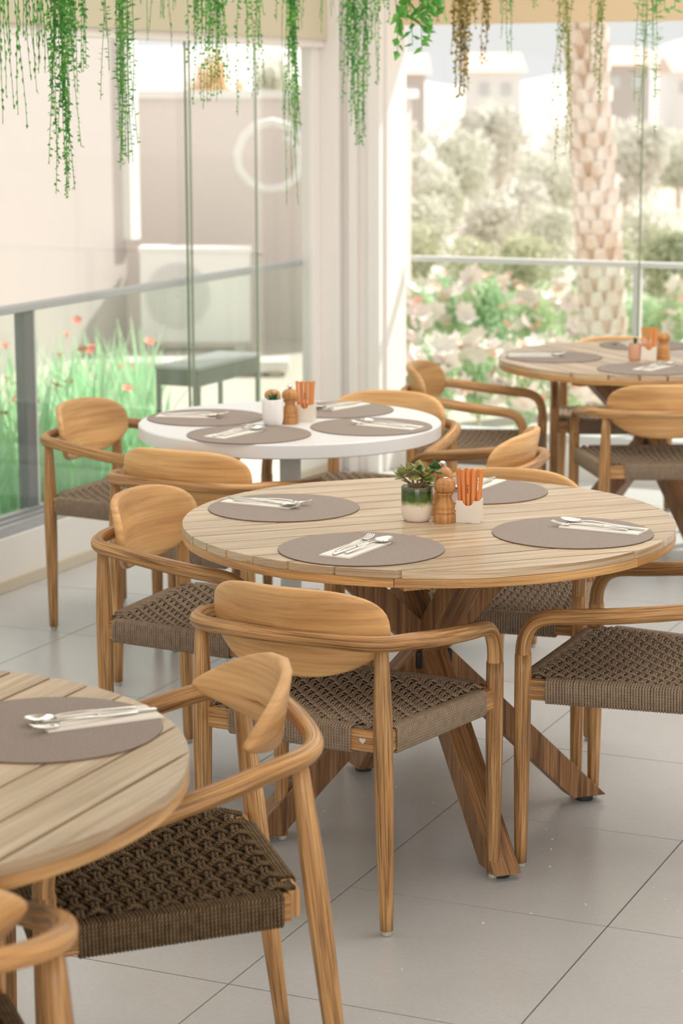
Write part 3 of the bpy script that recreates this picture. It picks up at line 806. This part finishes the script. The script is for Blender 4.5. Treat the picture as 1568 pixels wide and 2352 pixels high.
for (x0, dx, dz, dd) in ((-.008, -.030, .024, .004), (.0, .003, .040, -.004), (.003, .010, .020, .010), (.008, .036, .040, .012), (-.004, -.016, .036, .0), (.004, .020, .016, -.010), (.002, .026, .030, .0)):
    p0 = Rj*x0+Vector((0, 0, .076)); p2 = Rj*(x0+dx)+Fj*dd+Vector((0, 0, .084+dz)); p1 = (p0+p2)/2+Vector((rnd.uniform(-.003, .003), 0, .003))
    q = MB(); q.tube(smooth_path([p0, p1, p2], 4), [.0030-.0001*i for i in range(9)], 8); q.build('stem', M['jstem'], t, smooth=True)
    stems.append(p2)
for si, p in enumerate(stems):
    dark = si in (3,)
    nl = 9 if si in (1, 4) else 8
    for k in range(nl):
        a = k*2.4+rnd.uniform(-.3, .3); el = (-.35+.22*k)+rnd.uniform(-.15, .15)
        o = link('leaf', jl[2] if (dark or (rnd.random() < .15)) else jl[k % 2], t)
        o.location = p+Vector((0, 0, -.010+.0016*k)); o.rotation_euler = (rnd.uniform(-.5, .5), -el, a)
        s = rnd.uniform(.95, 1.3)*(1-.04*k); o.scale = (s, s, s)
t = pot((-2.922, 6.032, .75), 'white cup with a spiky green succulent on the white table', M['whitecer'], .033, .082)
sl = leaf_mesh(.03, .008, .0022, M['jade2'], cup=.25)
for k in range(16):
    o = link('leaf', sl, t); o.location = (rnd.uniform(-.008, .008), rnd.uniform(-.008, .008), .074); o.rotation_euler = (0, -rnd.uniform(.25, 1.2), k*2.4); s = rnd.uniform(.8, 1.15); o.scale = (s, s, s)
t = pot((-2.385, 8.09, .75), 'small terracotta cup with dark leaves on the far table', M['terra'], .024, .066)
for k in range(9):
    o = link('leaf', sl, t); o.location = (0, 0, .06); o.rotation_euler = (0, -rnd.uniform(.9, 1.4), k*2.4)

# ------------------------------------------------------------------ hanging plants
def strand_plant(label, px, ybot, Dm, hw, n, kind, mt, lw, ll, seed, ztop=2.74, dens=1.0, tail=.5, group='plants hanging from the ceiling', clump=.0):
    """n strands hanging from the ceiling; lengths vary, longest reaching photo row ybot"""
    rnd = random.Random(seed)
    bt = at(px, ybot, Dm); x0, y0 = bt.x, bt.y
    t = thing('hanging_plant', label, 'hanging plant', (x0, y0, ztop), 0, group)
    full = ztop-bt.z; wm = hw*1.3/FPX*Dm
    sm = MB(); lm = MB()
    n = int(n*2.1)
    for s in range(n):
        off = rnd.gauss(0, .45) if clump else rnd.uniform(-1, 1)
        off = max(-1.2, min(1.2, off))
        L = full*(1-tail*abs(off)**1.2*rnd.uniform(.3, 1)) if s else full
        if s > n*.45: L *= rnd.uniform(.55, .95)
        px_ = off*wm; py_ = rnd.uniform(-.6, .6)*wm
        base = Rj*px_+Fj*py_
        k = max(4, int(L/.05)); pts = []; sway = rnd.uniform(-.03, .03); ph = rnd.uniform(0, 6)
        for i in range(k+1):
            f = i/k
            pts.append(base*(1-.35*f*clump)+Rj*(sway*f*f+.006*math.sin(ph+f*9))+Vector((0, 0, -L*f)))
        sm.tube(pts, [.0011]*(k+1), 4, caps=False)
        step = {'string': .030, 'leafy': .014, 'spiky': .016, 'broad': .020}[kind]/dens
        zz = max(0, L-(L*1.0 if L < 1.2 else 1.25))
        d = rnd.uniform(0, step)+max(0, L-1.45)
        while d < L:
            f = d/L; i = min(int(f*k), k-1); p = pts[i].lerp(pts[i+1], f*k-i)
            az = rnd.uniform(0, 2*PI)
            taper = 1-.45*f**2
            w_ = lw*1.85*rnd.uniform(.7, 1.2)*taper; l_ = ll*1.35*rnd.uniform(.7, 1.25)*taper
            out = Vector((math.cos(az), math.sin(az), 0))
            if kind == 'string': dr = (out*.28+Vector((0, 0, -1))).normalized()
            elif kind == 'leafy': dr = (out*.9+Vector((0, 0, rnd.uniform(-1.1, -.1)))).normalized()
            elif kind == 'spiky': dr = (out*1.2+Vector((0, 0, rnd.uniform(-.3, .7)))).normalized()
            else: dr = (out*1.0+Vector((0, 0, rnd.uniform(-1.2, -.2)))).normalized()
            sd = dr.cross(Vector((rnd.uniform(-1, 1), rnd.uniform(-1, 1), rnd.uniform(-1, 1)))).normalized()
            nr = dr.cross(sd)
            b0 = len(lm.v)
            lm.v += [tuple(v) for v in (p, p+dr*l_*.35+sd*w_*.5+nr*w_*.15, p+dr*l_, p+dr*l_*.35-sd*w_*.5+nr*w_*.15, p+dr*l_*.4-nr*w_*.1)]
            lm.face((b0, b0+1, b0+4), [(0, 0)]*3); lm.face((b0+1, b0+2, b0+4), [(0, 0)]*3); lm.face((b0+2, b0+3, b0+4), [(0, 0)]*3); lm.face((b0+3, b0, b0+4), [(0, 0)]*3)
            d += step*rnd.uniform(.6, 1.4)
    sm.build('stems', M['vine_a'] if mt not in ('vine_c', 'vine_d') else M[mt], t, kind='stuff')
    lm.build('foliage', M[mt], t, kind='stuff')
    return t
SP = strand_plant
SP('string-like green plant at the top left corner', 30, 305, 6.3, 62, 20, 'string', 'vine_a', .0075, .021, 1)
SP('thin short green plant second from the left edge', 100, 185, 6.5, 30, 8, 'string', 'vine_a', .0075, .020, 2)
SP('long trailing leafy green vine reaching lowest at the left', 150, 455, 6.4, 34, 12, 'leafy', 'vine_a', .0085, .017, 3, clump=1, dens=1.0)
SP('bushy upper tuft of small leaves beside the longest vine', 178, 165, 6.45, 26, 10, 'leafy', 'vine_a', .009, .018, 31, clump=.3)
SP('broad branching green plant before the building corner', 292, 390, 6.6, 52, 15, 'spiky', 'vine_a', .0055, .022, 4, clump=1)
SP('faint short strands right of the branching plant', 365, 110, 7.2, 36, 8, 'string', 'vine_b', .006, .02, 5)
SP('dense small-leaved plant before the glass pane edges', 455, 250, 7.1, 20, 9, 'leafy', 'vine_a', .0085, .015, 6)
SP('thick green column of leaves right of the pane edges', 498, 235, 7.3, 22, 13, 'leafy', 'vine_a', .009, .015, 7, clump=.5)
SP('slim green vine over the orange foliage', 575, 265, 7.5, 24, 9, 'leafy', 'vine_a', .008, .015, 8)
SP('narrow long vine in front of the white ring', 670, 300, 7.6, 15, 10, 'leafy', 'vine_a', .008, .016, 9, clump=.8)
SP('pale thin tails below the narrow vine by the white ring', 672, 470, 7.9, 14, 5, 'string', 'vine_b', .005, .016, 10, clump=.5)
SP('short sparse strands on the khaki beam', 735, 75, 7.7, 40, 8, 'string', 'vine_b', .006, .018, 12)
SP('wide double vine in front of the white corner column', 830, 335, 8.0, 36, 20, 'leafy', 'vine_a', .009, .016, 13)
SP('bright broad-leaved fern right of the column', 955, 125, 7.2, 50, 16, 'broad', 'vine_a', .022, .06, 14, dens=1.0)
SP('brown and green ivy clump over the garden view', 1062, 225, 7.9, 34, 13, 'leafy', 'vine_c', .013, .018, 15, clump=.6, dens=.8)
SP('smaller brown ivy clump beside the larger one', 1118, 150, 8.0, 20, 9, 'leafy', 'vine_c', .013, .018, 16, dens=.8)
SP('faint short green vine right of the brown ivy', 1160, 125, 8.2, 12, 4, 'leafy', 'vine_b', .008, .015, 17)
SP('thin vine hanging left of the palm trunk', 1296, 370, 8.3, 16, 5, 'leafy', 'vine_d', .008, .016, 18)
SP('yellowish vine in front of the palm trunk', 1372, 240, 8.4, 14, 5, 'leafy', 'vine_d', .009, .016, 19)
SP('spiky green vine near the right edge', 1480, 310, 8.0, 20, 5, 'spiky', 'vine_b', .0045, .032, 20, clump=.8)
SP('short fringe of green strands along the top between the ivy and the palm', 1235, 35, 8.0, 70, 16, 'leafy', 'vine_a', .009, .02, 21, dens=.7)
SP('fern-like tuft at the top right corner', 1540, 40, 7.8, 50, 10, 'broad', 'vine_b', .014, .045, 22)

# ------------------------------------------------------------------ outside
q = MB(); q.box(-90, -20, -.6, 90, 130, -.30)
q.build('ground', M['ground'])['kind'] = 'structure'
# narrow green console
t = thing('console_stand', 'narrow dark green metal stand with a grey top outside the left glass', 'stand', (-4.70, 9.03, -.30))
q = MB(); q.box(-.115, -.32, .835, .115, .32, .85); q.build('top', M['zinc'], t, bevel=.002)
q = MB(); q.box(-.11, -.315, .76, .11, .315, .835); q.build('apron', M['green'], t, bevel=.002)
for x in (-.10, .10):
    for y in (-.305, .305):
        q = MB(); q.box(x-.009, y-.009, 0, x+.009, y+.009, .76); q.build('leg', M['green'], t)
# building on the left
bd = thing('peach_building', 'peach rendered building with a low white-capped yard wall beyond the left glass', 'building', (0, 0, -.3))
q = MB(); q.box(-13, 6, 0, -9.0, 15.85, 7); q.build('wall', M['peach'], bd)
q = MB(); q.box(-12, 17, 0, -7.05, 17.25, 2.03); q.build('yard_wall', M['peachy'], bd)
q = MB(); q.box(-12, 16.96, 2.03, -7.0, 17.29, 2.10); q.build('coping', M['outwhite'], bd)
q = MB(); q.box(-9.10, 15.80, 0.9, -8.92, 15.95, 7); q.build('corner_profile', M['outwhite'], bd)
q = MB(); q.tube([at(x, y, 18.55)+Vector((0, 0, .3)) for x, y in ((650, 312), (672, 322), (690, 345), (693, 375), (680, 408), (650, 430), (612, 434), (575, 420), (550, 388), (545, 350), (560, 312), (590, 288), (625, 280), (660, 290), (690, 312), (708, 345), (722, 375), (742, 400), (760, 415))], .038, 10, caps=True)
q.build('ring_ornament', M['outwhite'], bd, smooth=True, label='white looping pipe on the yard wall')
a0 = at(688, 262, 18.4); a1 = at(742, 400, 18.4)
q = MB(); q.box(a0.x, 16.9, a1.z+.3, a1.x+.1, 16.99, a0.z+.3); q.build('grey_panel', mat('grey_render', (.42, .38, .33), .9), bd)
# air conditioner
a0 = at(320, 572, 17.9); a1 = at(575, 785, 17.9)
t = thing('air_conditioner', 'white outdoor air conditioner unit standing by the yard wall', 'air conditioner', (a0.x, a0.y, a1.z), .28)
Wd = (a1-a0).dot(Rj); Hh = a0.z-a1.z
t.rotation_euler = (0, 0, math.atan2(Rj.y, Rj.x))
q = MB(); q.box(0, 0, 0, Wd, .35, Hh); q.build('casing', M['ac'], t, bevel=.01)
q = MB(); q.lathe([(Hh*.34, 0), (Hh*.34, .02), (.001, .02)], 40); o = q.build('fan_cover', M['acd'], t); o.location = (Wd*.34, 0, Hh*.5); o.rotation_euler = (PI/2, 0, 0)
for k in range(1, 8):
    q = MB(); rr_ = Hh*.34*k/7.5; q.tube([(rr_*math.cos(2*PI*i/32), rr_*math.sin(2*PI*i/32), .03) for i in range(32)], .006, 5, closed=True)
    o2 = q.build('grille_ring', M['ac'], o)
q = MB(); q.box(-.01, -.01, Hh-.03, Wd+.01, .36, Hh+.01); q.build('lid', M['outwhite'], t)
q = MB(); q.box(.05, .05, -.3-a1.z, .12, .3, 0); q.box(Wd-.12, .05, -.3-a1.z, Wd-.05, .3, 0); q.build('feet', M['acd'], t)
p0 = at(275, 832, 16.3); zb = p0.z+.3
t = thing('garden_bench', 'low pale bench below the air conditioner', 'bench', (p0.x, p0.y, -.3), math.atan2(Rj.y, Rj.x))
q = MB(); q.box(0, 0, zb-.07, 1.25, .35, zb); q.build('seat', M['paint'], t)
for x in (.2, 1.1): q = MB(); q.box(x, .03, 0, x+.08, .32, zb-.07); q.build('leg', M['skirt'], t)

# blade plants with red flowers
def blade_clump(seed, h=.85, n=60):
    rnd = random.Random(seed); q = MB()
    for i in range(n):
        a = rnd.uniform(0, 2*PI); le = rnd.uniform(.1, .5); hh = h*rnd.uniform(.6, 1.1); w_ = rnd.uniform(.012, .02)
        bx = rnd.uniform(-.16, .16); by = rnd.uniform(-.16, .16)
        d = Vector((math.cos(a), math.sin(a), 0)); s_ = Vector((-d.y, d.x, 0)); b0 = len(q.v)
        for k in range(5):
            f = k/4; c_ = Vector((bx, by, 0))+d*(le*f*f*hh*.7)+Vector((0, 0, hh*(f-.18*f*f*le*2))); ww = w_*(1-f**2*.9)
            q.v += [tuple(c_-s_*ww), tuple(c_+s_*ww)]
        for k in range(4): q.face((b0+2*k, b0+2*k+1, b0+2*k+3, b0+2*k+2), [(0, 0)]*4)
    return q.mesh('foliage', M['grass'])
cl = [blade_clump(s) for s in (1, 2, 3)]
def flower_mesh(mt, r, name='flower'):
    q = MB(); rnd = random.Random(3)
    for k in range(6):
        a = k*PI/3; d = Vector((math.cos(a), math.sin(a), .35)); s_ = Vector((-math.sin(a), math.cos(a), 0)); b0 = len(q.v)
        q.v += [(0, 0, 0), tuple(d*r*.6+s_*r*.35), tuple(d*r), tuple(d*r*.6-s_*r*.35)]
        q.face((b0, b0+1, b0+2, b0+3), [(0, 0)]*4)
    q.tube([(0, 0, -.02), (0, 0, 0), (0, 0, r*.35)], [.003, .004, r*.15], 6)
    return q.mesh(name, mt)
fr_ = flower_mesh(M['redfl'], .032); rnd = random.Random(8); k = 0
first_cl = None
rows = [(-4.92, 5.3, 8.55, 9), (-5.15, 5.6, 9.0, 9), (-5.6, 6.2, 9.9, 9), (-6.1, 7., 10.6, 8)]
ORD = ['first', 'second', 'third', 'fourth', 'fifth', 'sixth', 'seventh', 'eighth', 'ninth']
names_row = ['front row', 'second row', 'third row', 'back row']
for ri, (X, y0, y1, n) in enumerate(rows):
    for i in range(n):
        y = y0+(y1-y0)*i/(n-1)+rnd.uniform(-.08, .08)
        if X > -5 and 8.5 < y < 9.5: continue
        t = thing('flowering_plant', 'strap-leaved red-flowered plant outside the left glass, %s, %s from the near end' % (names_row[ri], ORD[i]), 'plant', (X+rnd.uniform(-.08, .08), y, -.3), rnd.uniform(0, 6), 'strap-leaved plants outside, '+names_row[ri])
        f_ = link('foliage', cl[k % 3], t, kind='stuff'); s = rnd.uniform(.9, 1.1); f_.scale = (s, s, s)
        for m_ in range(rnd.choice((1, 1, 2, 3))):
            o = link('flower', fr_, t); o.location = (rnd.uniform(-.15, .15), rnd.uniform(-.15, .15), rnd.uniform(.55, .92)); o.rotation_euler = (rnd.uniform(-.5, .8), rnd.uniform(-.5, .5), 0)
        k += 1

# leaf-cloud crown
def crown(name, mt, seed, n, leaf, lumps=7):
    rnd = random.Random(seed); q = MB(); cs = []
    for i in range(lumps):
        a = rnd.uniform(0, 2*PI); rr = rnd.uniform(.0, .55)
        cs.append((Vector((rr*math.cos(a), rr*math.sin(a), rnd.uniform(-.35, .45))), rnd.uniform(.38, .58)))
    for i in range(n):
        c_, r_ = rnd.choice(cs)
        v = Vector((rnd.gauss(0, 1), rnd.gauss(0, 1), rnd.gauss(0, 1))).normalized(); p = c_+v*r_*rnd.uniform(.75, 1.05)
        d = Vector((rnd.gauss(0, 1), rnd.gauss(0, 1), rnd.gauss(0, 1))).normalized(); s_ = d.cross(v+Vector((.01, .02, 0))).normalized()
        l_ = leaf*rnd.uniform(.6, 1.3); b0 = len(q.v)
        q.v += [tuple(p-d*l_), tuple(p+s_*l_*.45), tuple(p+d*l_), tuple(p-s_*l_*.45)]
        q.face((b0, b0+1, b0+2, b0+3), [(0, 0)]*4)
    return q.mesh(name, M[mt])
CR = {m_: [crown('foliage', m_, sd, 1700, .085) for sd in (1, 2)] for m_ in ('tree_a', 'tree_b', 'tree_c', 'tree_d', 'hedge')}
tw = MB(); tw.tube(smooth_path([(0, 0, -1), (.02, .01, -.6), (-.02, 0, -.2), (.03, 0, .2)], 3), [.06-.004*i for i in range(10)], 8)
me_tw = tw.mesh('trunk', M['bark'], True)
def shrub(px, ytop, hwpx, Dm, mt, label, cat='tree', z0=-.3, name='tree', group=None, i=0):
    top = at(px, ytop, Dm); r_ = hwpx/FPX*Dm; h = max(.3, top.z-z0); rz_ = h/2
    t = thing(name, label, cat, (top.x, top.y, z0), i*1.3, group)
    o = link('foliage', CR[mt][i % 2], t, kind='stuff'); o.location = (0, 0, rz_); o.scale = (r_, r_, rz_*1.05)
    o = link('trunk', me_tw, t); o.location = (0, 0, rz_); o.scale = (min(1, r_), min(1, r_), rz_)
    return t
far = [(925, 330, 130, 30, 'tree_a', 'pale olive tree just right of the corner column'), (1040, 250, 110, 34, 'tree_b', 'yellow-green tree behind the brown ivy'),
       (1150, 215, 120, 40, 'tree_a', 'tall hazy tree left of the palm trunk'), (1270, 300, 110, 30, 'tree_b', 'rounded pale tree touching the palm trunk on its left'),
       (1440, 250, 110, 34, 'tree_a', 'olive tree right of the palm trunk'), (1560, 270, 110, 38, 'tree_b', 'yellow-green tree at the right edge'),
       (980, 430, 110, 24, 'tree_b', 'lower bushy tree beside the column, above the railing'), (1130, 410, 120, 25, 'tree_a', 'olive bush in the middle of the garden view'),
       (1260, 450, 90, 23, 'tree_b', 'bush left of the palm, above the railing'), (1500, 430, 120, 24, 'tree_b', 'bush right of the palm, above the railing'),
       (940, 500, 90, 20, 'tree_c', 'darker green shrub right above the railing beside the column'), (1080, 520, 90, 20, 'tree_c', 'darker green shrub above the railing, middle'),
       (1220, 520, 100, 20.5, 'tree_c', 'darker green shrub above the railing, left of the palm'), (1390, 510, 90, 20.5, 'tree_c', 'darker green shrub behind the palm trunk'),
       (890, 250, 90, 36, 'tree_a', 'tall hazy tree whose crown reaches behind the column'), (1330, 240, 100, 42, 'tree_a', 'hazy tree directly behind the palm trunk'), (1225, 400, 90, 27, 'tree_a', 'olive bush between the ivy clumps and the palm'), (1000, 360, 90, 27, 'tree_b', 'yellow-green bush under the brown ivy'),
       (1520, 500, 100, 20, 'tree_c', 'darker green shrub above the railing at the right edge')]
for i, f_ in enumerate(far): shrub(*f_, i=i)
for i, f_ in enumerate([(470, 90, 70, 27, 'tree_d', 'orange-leaved tree above the yard wall, left'), (560, 140, 60, 26, 'tree_d', 'orange-leaved tree above the yard wall, middle'),
          (640, 90, 70, 29, 'tree_b', 'green tree above the yard wall behind the narrow vine'), (715, 150, 50, 26, 'tree_d', 'orange-leaved tree above the yard wall, right')]): shrub(*f_, z0=-.3, i=i)
# oleander hedge with pink flowers
fp = flower_mesh(M['pinkfl'], .085); fp2 = flower_mesh(mat('coral_petal', (.92, .60, .50), .6), .05)
rnd = random.Random(21)
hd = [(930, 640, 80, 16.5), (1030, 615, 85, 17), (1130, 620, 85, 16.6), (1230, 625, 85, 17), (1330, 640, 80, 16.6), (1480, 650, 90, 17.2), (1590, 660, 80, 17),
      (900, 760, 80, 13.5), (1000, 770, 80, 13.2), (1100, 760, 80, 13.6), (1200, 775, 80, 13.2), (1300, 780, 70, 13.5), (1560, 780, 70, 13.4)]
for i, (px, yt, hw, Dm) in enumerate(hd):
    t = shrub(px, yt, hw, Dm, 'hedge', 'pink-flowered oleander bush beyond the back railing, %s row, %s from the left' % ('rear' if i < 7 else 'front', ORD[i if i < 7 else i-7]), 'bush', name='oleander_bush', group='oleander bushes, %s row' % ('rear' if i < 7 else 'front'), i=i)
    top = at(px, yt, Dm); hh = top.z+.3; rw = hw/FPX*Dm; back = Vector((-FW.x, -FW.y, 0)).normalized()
    R_ = Matrix.Rotation(-t.rotation_euler.z, 4, 'Z')
    for m_ in range(20 if px < 1350 else 6):
        u = rnd.uniform(-.9, .9); v_ = rnd.uniform(.35, 1.0); dd = rw*math.sqrt(max(0, 1-u*u))*.95
        p = R_ @ (Rj*(u*rw)+back*dd+Vector((0, 0, hh*v_)))
        pk = rnd.random() < .65
        o = link('flower', fp if pk else fp2, t); o.location = p; s = rnd.uniform(.7, 1.2); o.scale = (s, s, s); o.rotation_euler = (rnd.uniform(.2, 1.4), rnd.uniform(-.6, .6), rnd.uniform(0, 6))
# palm trunk
pb = at(1402, 790, 14.5); pt = at(1340, -60, 14.5)
t = thing('palm_tree', 'leaning palm trunk with pale scaly bark beyond the back glass', 'tree', (pb.x, pb.y, -.3))
ax = Vector((pt.x-pb.x, pt.y-pb.y, pt.z-pb.z)); n = 26; pts = []
P0 = Vector((.02, 0, 0)); 
for i in range(n+1):
    f = i/n; pts.append(Vector((ax.x*f*1.9-.0, ax.y*f*1.9, (ax.z+.3)*f*1.9)))
q = MB(); q.tube(pts, [.135-.022*i/n for i in range(n+1)], 18); q.build('trunk', M['bark'], t, smooth=True)
sc = MB(); sc.prism_uv([Vector(p) for p in ((-.045, 0, -.05), (.045, 0, -.05), (.03, .01, .05), (-.03, .01, .05), (-.05, .022, -.03), (.05, .022, -.03), (.03, .04, .06), (-.03, .04, .06))])
me_sc = sc.mesh('bark_scale', M['bark2']); rnd = random.Random(2)
axn = ax.normalized(); s1 = axn.cross(Vector((0, 1, 0))).normalized(); s2 = axn.cross(s1)
for i in range(34):
    f = i/34*.62; c_ = Vector((ax.x*f*1.9, ax.y*f*1.9, (ax.z+.3)*f*1.9)); r_ = .135-.022*f
    for j in range(8):
        a = 2*PI*(j+.5*(i % 2))/8+rnd.uniform(-.1, .1)
        nn_ = (s1*math.cos(a)+s2*math.sin(a)); tn = axn.cross(nn_)
        if nn_.y > .35: continue
        o = link('bark_scale', me_sc, t)
        o.matrix_world = Matrix.Translation(c_+nn_*(r_-.012)) @ Matrix(((tn.x, nn_.x, axn.x, 0), (tn.y, nn_.y, axn.y, 0), (tn.z, nn_.z, axn.z, 0), (0, 0, 0, 1)))
# far hill and houses
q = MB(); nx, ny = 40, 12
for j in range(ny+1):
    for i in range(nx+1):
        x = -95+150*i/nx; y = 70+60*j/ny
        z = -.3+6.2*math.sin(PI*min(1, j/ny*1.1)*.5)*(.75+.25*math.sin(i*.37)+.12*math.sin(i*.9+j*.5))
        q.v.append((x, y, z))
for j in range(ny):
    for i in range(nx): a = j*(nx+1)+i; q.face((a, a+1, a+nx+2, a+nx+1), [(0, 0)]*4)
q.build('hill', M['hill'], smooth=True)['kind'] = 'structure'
for i, (px, yt, yb, hw, Dm, lab) in enumerate(((1140, 165, 260, 55, 62, 'white house on the hill left of the palm trunk'), (1440, 150, 215, 52, 64, 'pinkish house on the hill right of the palm'), (1590, 165, 230, 36, 70, 'pale house on the hill at the right edge'), (925, 170, 250, 50, 58, 'pale house behind the trees beside the column'))):
    a0 = at(px, yt, Dm); a1 = at(px, yb, Dm); w_ = hw/FPX*Dm*1.0
    t = thing('house', lab, 'house', (a0.x, a0.y, a1.z-2), math.atan2(Rj.y, Rj.x), 'houses on the hill'); h = a0.z-a1.z+2
    q = MB(); q.box(-w_, 0, 0, w_, 4, h); q.build('wall', M['outwhite'] if i % 2 == 0 else M['peach'], t)
    q = MB(); q.v += [(-w_-.15, -.2, h), (w_+.15, -.2, h), (w_+.15, 4.2, h), (-w_-.15, 4.2, h), (-w_-.15, 2, h+.55), (w_+.15, 2, h+.55)]
    for f_ in ((0, 1, 5, 4), (2, 3, 4, 5), (0, 4, 3), (1, 2, 5), (0, 3, 2, 1)): q.face(f_, [(0, 0)]*len(f_))
    q.build('roof', M['roof'], t)
    for x in (-.5, .4):
        q = MB(); q.box(x*w_-.14, -.03, h-.65, x*w_+.14, .02, h-.3); q.build('window', M['acd'], t)
# crumbs on the floor
q = MB(); rnd = random.Random(77)
for i in range(60):
    x = rnd.uniform(-2.2, -.9); y = rnd.uniform(3.6, 5.2); s = rnd.uniform(.0007, .0022)
    q.box(x-s, y-s*.6, .0, x+s, y+s*.6, s)
o = q.build('crumbs', M['napkin'], kind='stuff'); tag(o, 'scattered pale crumbs on the floor tiles under the middle table', 'crumbs')
